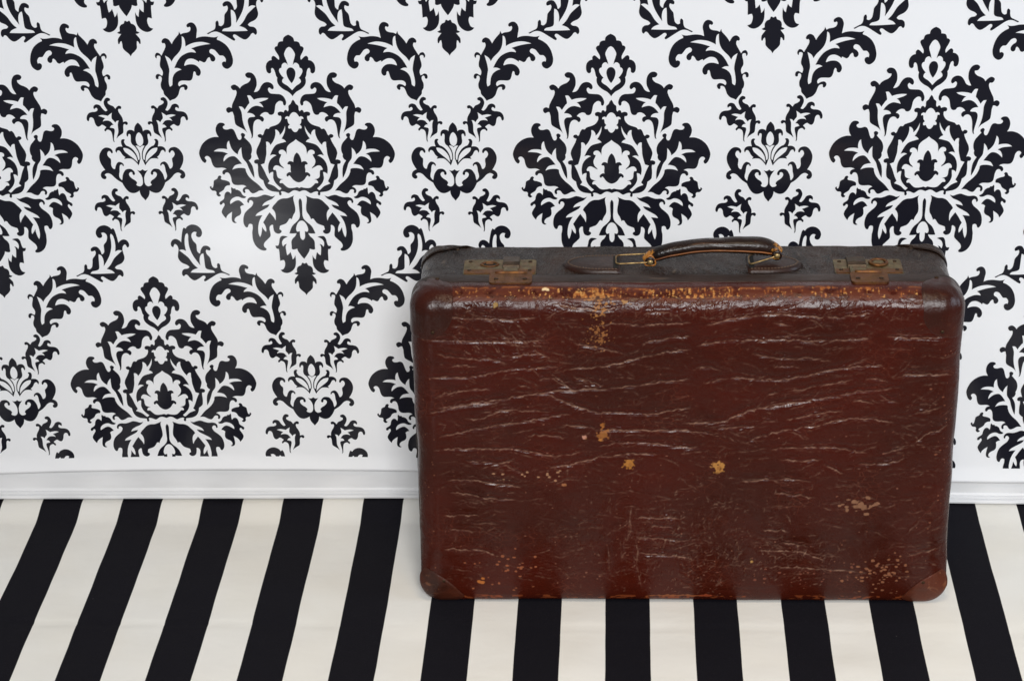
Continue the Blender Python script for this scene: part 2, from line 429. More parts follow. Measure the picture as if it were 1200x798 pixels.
  '353,5044 329,5056 329,5079 347,5087 359,5095 356,5117 330,5137 299,5151 283,5173 275,5185! 257,5162 232,5146 206,5154 203,5177 215,5188 233,5185 243,5201 235,5235 213,5274 199,5313 198,5353! 180,5347 157,5347 143,5367 151,5387 166,5389 177,5378 192,5381 202,5409 205,5459 213,5492 244,5515 274,5537 300,5565! 285,5525 268,5475 267,5419 265,5380 255,5346 248,5335! 274,5338 294,5360! 315,5329 331,5307 330,5268 322,5234! 348,5251 376,5273! 405,5265 446,5260 490,5270! 456,5284 409,5302! 429,5320 443,5345! 419,5334 383,5332 351,5343 330,5368 317,5388! 345,5394 365,5421! 339,5427 316,5435 310,5458 317,5497 326,5536 331,5576 325,5610! 341,5593 344,5548 348,5497 359,5466 385,5449 406,5451 421,5468 434,5462 432,5443 414,5423 409,5415! 433,5395 457,5384 480,5400 505,5409 526,5395 540,5361 546,5322 559,5297 580,5288 598,5299 605,5322 615,5338 631,5327 634,5299 622,5260 597,5233 561,5222 524,5219 499,5208 491,5189 500,5169! 518,5175 530,5186 538,5169 531,5144 506,5127 480,5128 454,5142 432,5178 411,5203 393,5214 372,5203! 386,5178 405,5134 406,5095 388,5059 368,5045',
 ]),
 'largeleaf': ('M', [
  '414,3931! 387,3890 352,3848 345,3805 326,3771 323,3720 340,3670 341,3636 322,3619 305,3631 303,3653 280,3657 271,3631 282,3602 310,3593 338,3610 354,3615! 363,3577 356,3543 337,3505 338,3459 350,3408 349,3375 321,3366 308,3379 308,3400! 292,3391 289,3362 310,3332 342,3338 365,3368! 394,3317 420,3267 424,3234 413,3213 397,3217 383,3200 394,3171 427,3152 466,3167 489,3201 502,3226! 526,3184 567,3134 592,3105 600,3070! 608,3089 619,3108! 648,3093 696,3085 728,3069 741,3036 733,3015 713,3023 697,3011 702,2986 734,2965 770,2965 801,2994 816,3044 807,3102 798,3156! 846,3139 910,3134 989,3144 1029,3143 1061,3132! 1041,3161 1045,3176! 1092,3198 1147,3244 1186,3311 1205,3378 1210,3427 1200,3477 1176,3511 1135,3534 1095,3519 1076,3485 1080,3456 1104,3443 1120,3450! 1125,3410 1098,3372 1058,3368 1034,3340 1003,3302 963,3289 940,3310 946,3339 978,3360 1001,3394 997,3427 972,3444 948,3431 941,3402 928,3390 905,3410 888,3440 864,3454 832,3440 812,3431! 804,3450! 776,3427 729,3406 680,3410 648,3435 627,3481 630,3494! 679,3478 735,3478 775,3497 806,3535 815,3577 801,3611 780,3621 757,3606 753,3577 737,3564 725,3585 716,3627 699,3665 671,3680 618,3678 570,3680 541,3699 532,3729 544,3750! 577,3729 617,3725 641,3750 636,3780 616,3798 600,3788 599,3763 580,3759 556,3771 539,3805 521,3856 484,3899 443,3916',
  '431,3754! 422,3712 426,3653 435,3594 443,3543 434,3476 420,3417 407,3366! 448,3393 468,3418 479,3443! 512,3393 562,3343 595,3301 616,3251 625,3193 627,3130! 650,3147 661,3193 661,3258! 700,3235 765,3210 845,3200 908,3209 960,3227! 892,3235 812,3252 727,3280! 763,3306 778,3335! 722,3326 666,3339 601,3376 551,3435 505,3522! 549,3522 589,3541! 540,3560 499,3594 474,3644 465,3703 460,3733',
 ]),
 'scroll': ('M', [
  '435,5566! 458,5582! 482,5550 534,5527 592,5537 639,5578 655,5633 638,5683 608,5696 580,5678 583,5641 592,5632! 559,5623 528,5646 520,5687 536,5742 570,5787 573,5833 574,5879 593,5907 609,5913! 622,5861 656,5815 703,5811 738,5839 735,5871 714,5871 690,5861! 681,5889 693,5926 727,5972 735,6027 747,6083 778,6110 806,6101! 806,6064 819,6044 841,6064 846,6111 860,6148 900,6171 953,6198! 939,6208 891,6184 840,6178 788,6198 716,6244 644,6289 627,6272 649,6239 642,6216 617,6216 572,6248 527,6273 493,6271 454,6238 431,6206 407,6196 383,6219 364,6196 368,6150 396,6122 439,6115 462,6095! 435,6067 378,6039 344,6002 331,5955 341,5891 346,5854 336,5808 309,5785 294,5804 284,5825 262,5813 259,5771 284,5730 324,5717 364,5736 388,5764! 396,5704 408,5640 419,5595',
  '470,5641! 481,5668 477,5741 482,5824 508,5916 551,5999 600,6073! 594,6017 601,5962 621,5925 648,5912! 652,5962 654,6036 660,6105 692,6129 750,6143 773,6171! 688,6175 570,6173 470,6169! 505,6133 565,6110! 512,6054 461,5971 399,5910 352,5869! 395,5860 439,5879! 429,5805 432,5732 446,5668',
 ]),
}
CREASES = """
-2674,3741 -2497,3728 -2252,3725 -1980,3709 -1789,3733 -1653,3748
-2650,3638 -2473,3623
-2943,3472 -2670,3456 -2396,3441 -2067,3437 -1794,3440 -1575,3461
-2826,3289 -2676,3249 -2429,3231 -2209,3224 -2128,3194 -2005,3157
-2017,3233 -1824,3279 -1632,3279
-2933,2979 -2740,2988 -2574,2982 -2325,3012 -2075,3080 -1800,3095 -1607,3116 -1442,3119
-1333,3089 -1140,3101 -948,3119 -784,3156 -620,3210 -429,3262 -211,3307 61,3337
-2830,2756 -2635,2799 -2412,2833 -2218,2849
-2780,2600 -2529,2637 -2194,2693 -1916,2740 -1639,2786 -1418,2817 -1197,2833 -949,2848 -756,2863 -536,2894 -262,2925 67,2971
-1001,3635 -838,3671 -676,3656 -486,3641 -269,3655 56,3685
-486,3785 -324,3805 -162,3796
-1275,3430 -1084,3384 -893,3339 -675,3293
-484,3429 -267,3465 -77,3489 59,3504
-1741,3340 -1632,3279 -1523,3217
-1525,3033 -1416,2941 -1252,2786
-1278,3002 -1114,2941 -921,2879
-1584,2786 -1419,2693 -1143,2600
-1461,3927 -1299,3867 -1109,3852 -947,3806 -838,3851 -703,3881
-1913,2910 -1749,2848
-2680,3127 -2514,3142 -2349,3120
-1692,2957 -1526,2972 -1307,2848
204,3639 447,3699 662,3743 850,3764 1038,3773 1227,3763 1416,3742 1632,3733 1846,3750 2113,3785
961,3662 1191,3638
114,3383 317,3428 506,3458 750,3464 994,3457 1211,3451 1427,3448 1643,3456 1859,3456 2075,3471
728,3276 864,3261 1001,3224 1191,3224 1381,3239 1544,3236
977,3129 1304,3117
489,2986 681,2977 900,2964 1091,2964 1281,3001 1497,3056 1713,3098 1929,3123 2226,3141
2370,3000 2504,3024 2695,3015 2911,3021 3047,3015
1151,2816 1341,2847 1557,2902 1747,2924 1909,2964
938,2600 1211,2646 1483,2708 1727,2761 1944,2801 2161,2831 2351,2847
104,3115 296,3109 405,3078
190,2909 353,2955 490,2977
906,2755 1069,2801
2018,2970 2154,2970 2292,2924
1893,2708 2142,2662
2163,2785 2304,2693 2442,2662
2236,3486 2452,3470 2667,3485 2935,3500
-2948,2517 -2700,2586 -2452,2638 -2206,2662 -2113,2690
-2519,2448 -2333,2475 -2116,2552 -1931,2586 -1717,2569 -1533,2552
-2835,2221 -2586,2273 -2337,2343 -2058,2396 -1811,2430 -1657,2465 -1411,2517 -1288,2534
-1348,2672 -1165,2586 -982,2534 -706,2535 -431,2517 -187,2552 72,2604
-1412,2396 -1197,2361 -982,2326 -706,2309 -491,2316 -184,2302 76,2309
-2903,2045 -2654,2070 -2406,2063 -2189,2070 -1972,2063 -1787,2035 -1602,1983 -1416,1983 -1261,2011 -1137,2054
-983,2099 -798,2145 -613,2152 -428,2142 -182,2107 80,2083
-2534,1904 -2286,1887 -2100,1880 -1944,1915
-2100,1869 -1947,1774 -1823,1738
-1557,1824 -1355,1852 -1138,1916 -921,1966 -643,1994 -274,2012
-2760,1655 -2542,1655 -2293,1620 -2044,1585 -1857,1539
-2735,1476 -2547,1476 -2360,1423 -2141,1405 -1923,1388
-2750,988 -2435,959
-2822,731 -2600,724 -2379,695 -2158,641
-578,1156 -328,1157 -16,1140
-390,1048 -108,1031
-546,884 -232,867 98,849
-545,683 -230,658 101,622
-1814,2239 -1598,2246 -1352,2222
-2839,1169 -2366,1188
-610,1301 -625,1138 -609,993 -672,847
-562,884 -529,701 -544,517 -479,183
-876,773 -861,405
-735,847 -718,553
-23,2396 161,2396 405,2414 586,2483 767,2569 978,2628 1280,2672
315,2327 590,2344 895,2352
687,2136 807,2205 1019,2275 1262,2327 1504,2379 1745,2442 1956,2476 2169,2456 2384,2414
1136,2431 1347,2490 1588,2545 1800,2569
965,2059 1270,2084 1515,2094 1760,2084 1945,2039 2100,2014
2253,2004 2434,2050 2508,2085
1091,1933 1337,1919 1582,1933
1585,1874 1710,1821 1836,1750
1984,1874 2198,1874 2441,1910 2531,1955
637,1642 915,1668 1223,1672 1471,1644
1044,1483 1292,1466 1540,1437
902,997 1246,980
1126,834 1347,787 1505,744
910,724 1193,706 1413,689 1668,580
948,504 1263,486 1578,469 1893,452 2082,434
2590,2518 2769,2569 2917,2621
2613,2120 2728,2241 2906,2311 3024,2363
-19,2100 166,2083
-22,2302 193,2282 347,2247
2604,638 2818,712 3002,756
"""
# ------------------------------------------------------------------ the setting: striped cloth
BOARD_X = [-1.4, -0.86, -0.36, 0.34, 0.43, 1.2]
BOARD_Z = [0.0080, 0.0086, 0.0106, 0.0047, 0.0036, 0.0030]


def smooth01(t):
    t = np.clip(t, 0, 1)
    return t * t * (3 - 2 * t)


def wave_field(x, y, seed, lam, n=7):
    r = np.random.default_rng(seed)
    out = np.zeros_like(x)
    for _ in range(n):
        a = r.uniform(0, 2 * math.pi)
        k = 2 * math.pi / (lam * r.uniform(0.7, 1.6))
        out += np.sin(k * (x * math.cos(a) + y * math.sin(a)) + r.uniform(0, 6.28))
    return out / math.sqrt(n)


def build_cloth():
    xs = np.linspace(-1.45, 1.25, 271)
    s = np.concatenate([np.linspace(-1.22, -0.76, 24)[:-1], np.linspace(-0.76, -0.66, 24)[:-1],
                        np.linspace(-0.66, -0.05, 86)[:-1], np.linspace(-0.05, 0.10, 60)])
    X, Sg = np.meshgrid(xs, s, indexing='ij')
    # s is the arc length along the cloth: flat on the table, hanging over its front edge, lifted at the back
    Re = 0.02
    sE = -0.70
    Y = Sg.copy()
    Zc = np.zeros_like(Y)
    arc = np.clip((sE - Sg) / Re, 0, math.pi / 2)
    over = np.clip((sE - Sg) - Re * math.pi / 2, 0, None)
    m = Sg < sE
    Y = np.where(m, sE - Re * np.sin(arc), Y)
    Zc = np.where(m, -Re * (1 - np.cos(arc)) - over, Zc)
    lift = np.interp(X, BOARD_X, np.array(BOARD_Z) - 0.0006)
    Zc += lift * smooth01((Sg - 0.012) / 0.05) * np.where(m, 0, 1)
    # slight dip before the lift, soft unevenness and two ironed fold lines
    foot = smooth01((np.abs(X) - 0.34) / 0.08) + smooth01((-0.20 - Sg) / 0.05)
    foot = np.clip(foot, 0, 1)
    und = wave_field(X, Sg, 3, 0.22) * 0.0010 + wave_field(X, Sg, 5, 0.09) * 0.00035
    und -= 0.0016
    fold = -0.0012 * np.exp(-((Sg + 0.222 + 0.006 * np.sin(2.1 * X)) / 0.0035) ** 2)
    fold2 = -0.0010 * np.exp(-((X - 0.47 - 0.05 * Sg) / 0.004) ** 2)
    Zc += np.where(m, 0, und * foot + fold * (0.5 + 0.5 * foot) + fold2 * foot) - 0.0004
    ni, nj = X.shape
    verts = np.stack([X, Y, Zc], -1).reshape(-1, 3)
    idx = np.arange(ni * nj).reshape(ni, nj)
    f = np.stack([idx[:-1, :-1], idx[1:, :-1], idx[1:, 1:], idx[:-1, 1:]], -1).reshape(-1, 4)
    o = mesh_obj('striped_cloth', verts.tolist(), f.tolist(), M_CLOTH)
    tag(o, 'black and cream striped cotton cloth the suitcase stands on', kind='structure')


build_cloth()

# ------------------------------------------------------------------ the damask backdrop
YW = 0.065
SW = 1.0263563
COL_W, ROW_H, COL_X0, TIP_Z = 0.1884128, 0.6203566, -0.6491991, 0.6332711
PRINT_END = 0.0675
WARP = np.array([[0.00093, -0.00344], [-0.00281, -0.00518], [-0.00237, 0.01026], [-0.01312, 0.02346],
                 [0.01788, 0.05562], [-0.01397, 0.00685], [-0.011, 0.03308], [0.02637, 0.05735]])


def sag(x, z):
    """the hanging sheet is not quite flat or square: small sideways / vertical drift of the print"""
    x0 = CAM[0] + (np.asarray(x, float) - CAM[0]) / SW
    z0 = CAM[2] + (np.asarray(z, float) - CAM[2]) / SW
    xc = np.clip(x0, -0.9, 0.5)
    zc = np.clip(z0, 0.05, 0.80) - 0.45
    B = np.stack([1 + 0 * xc, xc, zc, xc * xc, xc * zc, zc * zc, xc ** 3, xc * xc * zc], -1)
    d = B @ WARP * SW
    return np.asarray(x) + d[..., 0], np.asarray(z) + d[..., 1]


def film_y(z):
    return YW - 0.0035 * np.clip((PRINT_END + 0.004 - np.asarray(z)) / 0.022, 0, 1) ** 1.5


def build_backdrop():
    xs = np.linspace(-1.25, 1.0, 181)
    zs = np.concatenate([np.linspace(PRINT_END - 0.0185, PRINT_END + 0.02, 14)[:-1], np.linspace(PRINT_END + 0.02, 1.12, 70)])
    Xi, Zi = np.meshgrid(xs, zs, indexing='ij')
    X, Z = sag(Xi, Zi)
    Y = film_y(Zi)
    ni, nj = X.shape
    idx = np.arange(ni * nj).reshape(ni, nj)
    f = np.stack([idx[:-1, :-1], idx[1:, :-1], idx[1:, 1:], idx[:-1, 1:]], -1).reshape(-1, 4)
    o = mesh_obj('damask_backdrop', np.stack([X, Y, Z], -1).reshape(-1, 3).tolist(), f.tolist(), M_FILM)
    mod = o.modifiers.new('thickness', 'SOLIDIFY')
    mod.thickness = 0.0009
    mod.offset = -1
    tag(o, 'glossy white backdrop sheet printed with black damask ornament', 'backdrop')
    return o


BACK = build_backdrop()


def spline(pts, closed):
    """centripetal-ish Catmull-Rom through the points, broken at the corner-flagged ones"""
    n = len(pts)
    out = []
    rng_ = range(n) if closed else range(n - 1)
    for i in rng_:
        p1, p2 = pts[i], pts[(i + 1) % n]
        a, b = Vector(p1[:2]), Vector(p2[:2])
        if p1[2] or (not closed and i == 0):
            t1 = None
        else:
            t1 = (b - Vector(pts[i - 1][:2])) * 0.5
        if p2[2] or (not closed and i + 1 == n - 1):
            t2 = None
        else:
            t2 = (Vector(pts[(i + 2) % n][:2]) - a) * 0.5
        L = (b - a).length
        if t1 is None and t2 is None:
            t1 = t2 = b - a
        elif t1 is None:
            t1 = (b - a) * 1.5 - t2 * 0.5
        elif t2 is None:
            t2 = (b - a) * 1.5 - t1 * 0.5
        for t_ in (t1, t2):
            if t_.length > 1.6 * L:
                t_ *= 1.6 * L / t_.length
        k = 4 if L > 18 else 3
        for j in range(k):
            t = j / k
            h1 = 2 * t ** 3 - 3 * t ** 2 + 1
            h2 = t ** 3 - 2 * t ** 2 + t
            h3 = -2 * t ** 3 + 3 * t ** 2
            h4 = t ** 3 - t ** 2
            q = a * h1 + t1 * h2 + b * h3 + t2 * h4
            out.append((q.x * 1e-4, q.y * 1e-4))
    if not closed:
        out.append((pts[-1][0] * 1e-4, pts[-1][1] * 1e-4))
    return out


def parse(s):
    o = []
    for tok in s.split():
        c = tok.endswith('!')
        x, y = tok.rstrip('!').split(',')
        o.append((float(x), float(y), c))
    return o


def half_loop(s):
    h = spline(parse(s), False)
    return h + [(-x, y) for x, y in reversed(h[1:-1])]


def full_loop(s):
    return spline(parse(s), True)


def mirror(loop):
    return [(-x, y) for x, y in reversed(loop)]


def get(name, i=0):
    kind, cs = DAMASK[name]
    return half_loop(cs[i]) if kind == 'H' else full_loop(cs[i])


SHAPES = {}      # name -> list of (outer, holes)
_v = get('bodyvein')
SHAPES['medallion'] = [(get('body'), [get('body', 1), get('body', 2), _v, mirror(_v)]), (get('body', 3), [])]
SHAPES['jewel'] = [(get('jewel'), [get('jewel', 1)]), (get('jewel', 2), [])]
SHAPES['spade_leaf'] = [(get('spade'), [get('spade', 1)])]
SHAPES['bud'] = [(get('bud'), [])]
_l = get('crownlens')
SHAPES['crown'] = [(get('crown'), [get('crown', 1), _l, mirror(_l)])]
SHAPES['heart'] = [(get('heart'), [])]
for _n, _k in (('upper_leaf', 'upleaf'), ('broad_leaf', 'bigleaf'), ('tulip', 'tulip'), ('flower', 'lowflower'),
               ('lower_leaf', 'lowleaf'), ('side_leaf', 'sideleaf'), ('small_leaf', 'smallleaf')):
    SHAPES[_n] = [(get(_k), [])]
SHAPES['large_leaf'] = [(get('largeleaf'), [get('largeleaf', 1)])]
SHAPES['scroll_leaf'] = [(get('scroll'), [get('scroll', 1)])]
TRI = {}
for _n, _polys in SHAPES.items():
    V, F = [], []
    for outer, holes in _polys:
        loops = [[Vector((x, y, 0)) for x, y in lp] for lp in [outer] + holes]
        base = len(V)
        for lp in loops:
            V.extend((p.x, p.y) for p in lp)
        for tri in tessellate_polygon(loops):
            F.append(tuple(base + q for q in tri))
    TRI[_n] = (np.array(V), F)


def print_piece(name, items, parent):
    """items: (shape, mirrored, du, dv); one flat printed ornament on the sheet, cut where the print ends"""
    bm = bmesh.new()
    for shape, mir, cu, cv in items:
        V, F = TRI[shape]
        vs = [bm.verts.new((cu + (-a if mir else a), 0, TIP_Z - (cv + b))) for a, b in V]
        for f in F:
            try:
                bm.faces.new([vs[q] for q in f])
            except ValueError:
                pass
    lo = min(v.co.z for v in bm.verts)
    if max(v.co.z for v in bm.verts) < PRINT_END:
        bm.free()
        return None
    if lo < PRINT_END:
        bmesh.ops.bisect_plane(bm, geom=bm.verts[:] + bm.edges[:] + bm.faces[:], plane_co=(0, 0, PRINT_END),
                               plane_no=(0, 0, 1), clear_inner=True, dist=1e-6)
    co = np.array([v.co[:] for v in bm.verts])
    y = film_y(co[:, 2]) - 0.00035
    X, Z = sag(co[:, 0], co[:, 2])
    for v, a, b, c in zip(bm.verts, X, y, Z):
        v.co = (a, b, c)
    for f in bm.faces:
        f.normal_update()
        if f.normal.y > 0:
            f.normal_flip()
    me = bpy.data.meshes.new(name)
    bm.to_mesh(me)
    bm.free()
    me.materials.append(M_PRINT)
    return link(bpy.data.objects.new(name, me), parent)


for col in range(-3, 9):
    for row in (-1, 0, 1):
        u = COL_X0 + COL_W * col
        v = row * ROW_H + (0 if col % 2 else ROW_H / 2)
        if col % 2 == 0:
            v -= ROW_H
        zt = TIP_Z - v
        if zt > 1.20 or zt < PRINT_END + 0.01 and zt - 0.0 < PRINT_END - 0.0:
            if zt > 1.20 or zt < PRINT_END:
                continue
        pieces = [('medallion', 'medallion', 0, 0)]
        med = [('jewel', 'jewel'), ('spade_leaf', 'spade_leaf'), ('bud', 'bud')]
        sides = ['upper_leaf', 'broad_leaf', 'tulip', 'flower', 'lower_leaf', 'side_leaf']
        seen = -1.02 < u < 0.60 and zt < 1.02
        if seen:
            body = print_piece('medallion', [('medallion', False, u, v)], BACK)
            for n_, s_ in med:
                print_piece(n_, [(s_, False, u, v)], body or BACK)
            for s_ in sides:
                for mir in (False, True):
                    print_piece(s_, [(s_, mir, u, v)], body or BACK)
        else:
            print_piece('medallion', [('medallion', False, u, v)] + [(s_, False, u, v) for _, s_ in med] +
                        [(s_, mir, u, v) for s_ in sides for mir in (False, True)], BACK)
for col in range(-3, 9):
    for row in (-2, -1, 0, 1):
        u = COL_X0 + COL_W * col
        v = row * ROW_H + (0 if col % 2 else -ROW_H / 2)
        zt = TIP_Z - v - 0.5
        if zt > 1.1 or zt < PRINT_END - 0.35:
            continue
        print_piece('crown_ornament', [('crown', False, u, v)], BACK)
        print_piece('heart_scroll', [('heart', False, u, v)], BACK)
        for mir in (False, True):
            sgn = -1 if mir else 1
            print_piece('small_leaf', [('small_leaf', mir, u, v)], BACK)
            print_piece('small_leaf', [('small_leaf', mir, u - 0.0023 * sgn, v - 0.11596)], BACK)
            print_piece('large_leaf', [('large_leaf', mir, u, v)], BACK)
            print_piece('scroll_leaf', [('scroll_leaf', mir, u, v)], BACK)


# ------------------------------------------------------------------ skirting board below the sheet
def build_board():
    prof = [(0.0745, 0.095), (0.0672, 0.095), (0.0668, 0.030), (0.0664, 0.0126), (0.0645, 0.0104), (0.0642, 0.0098), (0.0652, 0.0086),
            (0.0626, 0.0076), (0.0622, 0.0062), (0.0636, 0.0050), (0.0606, 0.0042), (0.0600, 0.0024), (0.0604, 0.0002), (0.0625, -0.0004), (0.0745, -0.0004)]
    xs = np.linspace(-1.3, 1.05, 95)
    verts, faces = [], []
    for i, x in enumerate(xs):
        zb = float(np.interp(x, BOARD_X, BOARD_Z)) + 0.0007
        for y, z in prof:
            verts.append((x, y, zb + z))
    n = len(prof)
    for i in range(len(xs) - 1):
        for j in range(n):
            a, b = i * n + j, i * n + (j + 1) % n
            faces.append((a, b, b + n, a + n))
    faces.append(tuple(range(n)))
    faces.append(tuple(reversed(range((len(xs) - 1) * n, len(xs) * n))))
    bm = bmesh.new()
    vs = [bm.verts.new(v) for v in verts]
    for f in faces:
        bm.faces.new([vs[q] for q in f])
    o = bm_obj('skirting_board', bm, M_BOARD, smooth=False)
    tag(o, 'white skirting board with stepped lower edge under the damask sheet', 'skirting board')


build_board()
wb = bmesh.new()
bmesh.ops.create_cube(wb, size=1.0)
for q in wb.verts:
    q.co = Vector((-0.125 + q.co.x * 2.5, 0.105 + q.co.y * 0.06, 0.33 + q.co.z * 1.9))
tag(bm_obj('wall', wb, M_BOARD, smooth=False), 'plain white wall behind the damask sheet', kind='structure')

# ------------------------------------------------------------------ the suitcase
W, H = 0.3110, 0.4030
YF, YS, YB = -0.1725, -0.1195, -0.0105      # YB before the back edge is squared off (BACK_K)
BACK_K = 0.22
R_LID = 0.026
BASE = 0.0026
CASE = empty('suitcase', (0, 0, BASE))
tag(CASE, 'old brown cracked leather suitcase standing upright on striped cloth', 'suitcase')


def rmap(P, lo, hi, r, off):
    """point of a box surface -> the same box with rounded edges of radius r, pushed out by off"""
    inner = np.clip(P, lo, hi)
    d = P - inner
    L = np.linalg.norm(d, axis=-1, keepdims=True)
    n = d / np.maximum(L, 1e-9)
    return inner + n * (r + np.asarray(off)[..., None]), n


def tighten(V):
    """the lower front edge is turned more tightly than the upper one"""
    k = 1 - 0.70 * (1 - smooth01((V[:, 2] - 0.018) / 0.085))
    d = V[:, 1] - YF
    dep = YS - YF
    y2 = np.where(d < R_LID, d * k, k * R_LID + (d - R_LID) * (dep - k * R_LID) / (dep - R_LID))
    V = V.copy()
    V[:, 1] = np.where(d > 0, YF + y2, V[:, 1])
    return V


def box_faces(x0, x1, y0, y1, z0, z1, step, ystep, which):
    nx = max(2, int(round((x1 - x0) / step)) + 1)
    ny = max(2, int(round((y1 - y0) / ystep)) + 1)
    nz = max(2, int(round((z1 - z0) / step)) + 1)
    gx, gy, gz = np.linspace(x0, x1, nx), np.linspace(y0, y1, ny), np.linspace(z0, z1, nz)
    out = []
    for w in which:
        if w in 'FK':
            a, b = np.meshgrid(gx, gz, indexing='ij')
            P = np.stack([a, np.full_like(a, y0 if w == 'F' else y1), b], -1)
            ch = np.stack([a, b], -1)
        elif w in 'TB':
            a, b = np.meshgrid(gx, gy, indexing='ij')
            P = np.stack([a, b, np.full_like(a, z1 if w == 'T' else z0)], -1)
            ch = np.stack([a, z1 + (b - y0) if w == 'T' else z0 - (b - y0)], -1)
        else:
            a, b = np.meshgrid(gy, gz, indexing='ij')
            P = np.stack([np.full_like(a, x0 if w == 'L' else x1), a, b], -1)
            ch = np.stack([x0 - (a - y0) if w == 'L' else x1 + (a - y0), b], -1)
        out.append((P, ch))
    return out


def weld_faces(grids):
    Ps, Cs, Fs, base = [], [], [], 0
    for P, ch in grids:
        ni, nj = P.shape[:2]
        idx = base + np.arange(ni * nj).reshape(ni, nj)
        Fs.append(np.stack([idx[:-1, :-1], idx[1:, :-1], idx[1:, 1:], idx[:-1, 1:]], -1).reshape(-1, 4))
        Ps.append(P.reshape(-1, 3))
        Cs.append(ch.reshape(-1, 2))
        base += ni * nj
    P, Cc, F = np.concatenate(Ps), np.concatenate(Cs), np.concatenate(Fs)
    key = np.round(P * 1e6).astype(np.int64)
    k1 = (key[:, 0] + 2000000) * 16000000000000 + (key[:, 1] + 2000000) * 4000000 + (key[:, 2] + 1000000)
    _, first, inv = np.unique(k1, return_index=True, return_inverse=True)
    return P[first], Cc[first], inv.reshape(-1)[F]


def orient(verts, faces, normals):
    """flip quads that face inwards"""
    v = verts[faces]
    fn = np.cross(v[:, 2] - v[:, 0], v[:, 3] - v[:, 1])
    flip = (fn * normals[faces].mean(1)).sum(-1) < 0
    faces = faces.copy()
    faces[flip] = faces[flip][:, ::-1]
    return faces


def fast_mesh(name, verts, faces, mat, parent):
    me = bpy.data.meshes.new(name)
    nv, nf = len(verts), len(faces)
    me.vertices.add(nv)
    me.vertices.foreach_set('co', verts.astype(np.float32).ravel())
    me.loops.add(nf * 4)
    me.loops.foreach_set('vertex_index', faces.astype(np.int32).ravel())
    me.polygons.add(nf)
    me.polygons.foreach_set('loop_start', np.arange(0, nf * 4, 4, dtype=np.int32))
    me.polygons.foreach_set('use_smooth', np.ones(nf, dtype=bool))
    me.update(calc_edges=True)
    me.validate()
    me.materials.append(mat)
    return link(bpy.data.objects.new(name, me), parent)


# ---- relief, wear and painted crease-highlight maps of the lid, in the unrolled coordinates (x, z) of its front
RES = 0.0006
X0M, Z0M = -W - 0.06, -0.06
NX, NZ = int((2 * W + 0.12) / RES), int((H + 0.12) / RES)
_kx = np.fft.fftfreq(NX, RES)[:, None]
_kz = np.fft.rfftfreq(NZ, RES)[None, :]


def blur(img, sx, sz=None):
    sz = sx if sz is None else sz
    return np.fft.irfft2(np.fft.rfft2(img) * np.exp(-2 * math.pi ** 2 * ((sx * _kx) ** 2 + (sz * _kz) ** 2)), s=img.shape)


def field(sx, sz=None):
    f = blur(rng.standard_normal((NX, NZ)), sx, sz)
    return f / f.std()


def deposit(img, pts, w):
    x = (pts[:, 0] - X0M) / RES
    z = (pts[:, 1] - Z0M) / RES
    i, j = np.floor(x).astype(int), np.floor(z).astype(int)
    ok = (i > 0) & (j > 0) & (i < NX - 2) & (j < NZ - 2)
    i, j, fx, fz, w = i[ok], j[ok], (x - np.floor(x))[ok], (z - np.floor(z))[ok], w[ok]
    np.add.at(img, (i, j), w * (1 - fx) * (1 - fz))
    np.add.at(img, (i + 1, j), w * fx * (1 - fz))
    np.add.at(img, (i, j + 1), w * (1 - fx) * fz)
    np.add.at(img, (i + 1, j + 1), w * fx * fz)


def resample(poly, ds=0.0004):
    p = np.asarray(poly, float)
    seg = np.linalg.norm(np.diff(p, axis=0), axis=1)
    s = np.concatenate([[0], np.cumsum(seg)])
    n = max(3, int(s[-1] / ds))
    t = np.linspace(0, s[-1], n)
    return np.stack([np.interp(t, s, p[:, 0]), np.interp(t, s, p[:, 1])], -1), s[-1] / n


def wobble(n, step, amp, corr):
    k = max(4, int(n * step / corr) + 3)
    g = rng.standard_normal(k) * amp
    return np.interp(np.linspace(0, k - 1, n), np.arange(k), g)


major = np.zeros((NX, NZ))
minor = np.zeros((NX, NZ))
tint = np.zeros((NX, NZ))
for line in CREASES.strip().split('\n'):
    poly = [tuple(float(q) * 1e-4 for q in w.split(',')) for w in line.split()]
    p, ds = resample(poly)
    n = len(p)
    p[:, 1] += wobble(n, ds, 0.0007, 0.006) + wobble(n, ds, 0.0003, 0.0017)
    fade = np.minimum(1, np.minimum(np.arange(n), np.arange(n)[::-1]) * ds / 0.008)
    if np.ptp(p[:, 1]) > np.ptp(p[:, 0]):
        fade = fade * 0.4
    st = np.clip(0.95 + wobble(n, ds, 0.22, 0.012), 0.3, 1.4) * fade * rng.uniform(0.75, 1.1)
    deposit(major, p, st * ds)
    br = np.clip(wobble(n, ds, 0.40, 0.003) + 0.72, 0.05, 1.3) * fade * rng.uniform(0.7, 1.1)
    deposit(tint, p, br * ds)


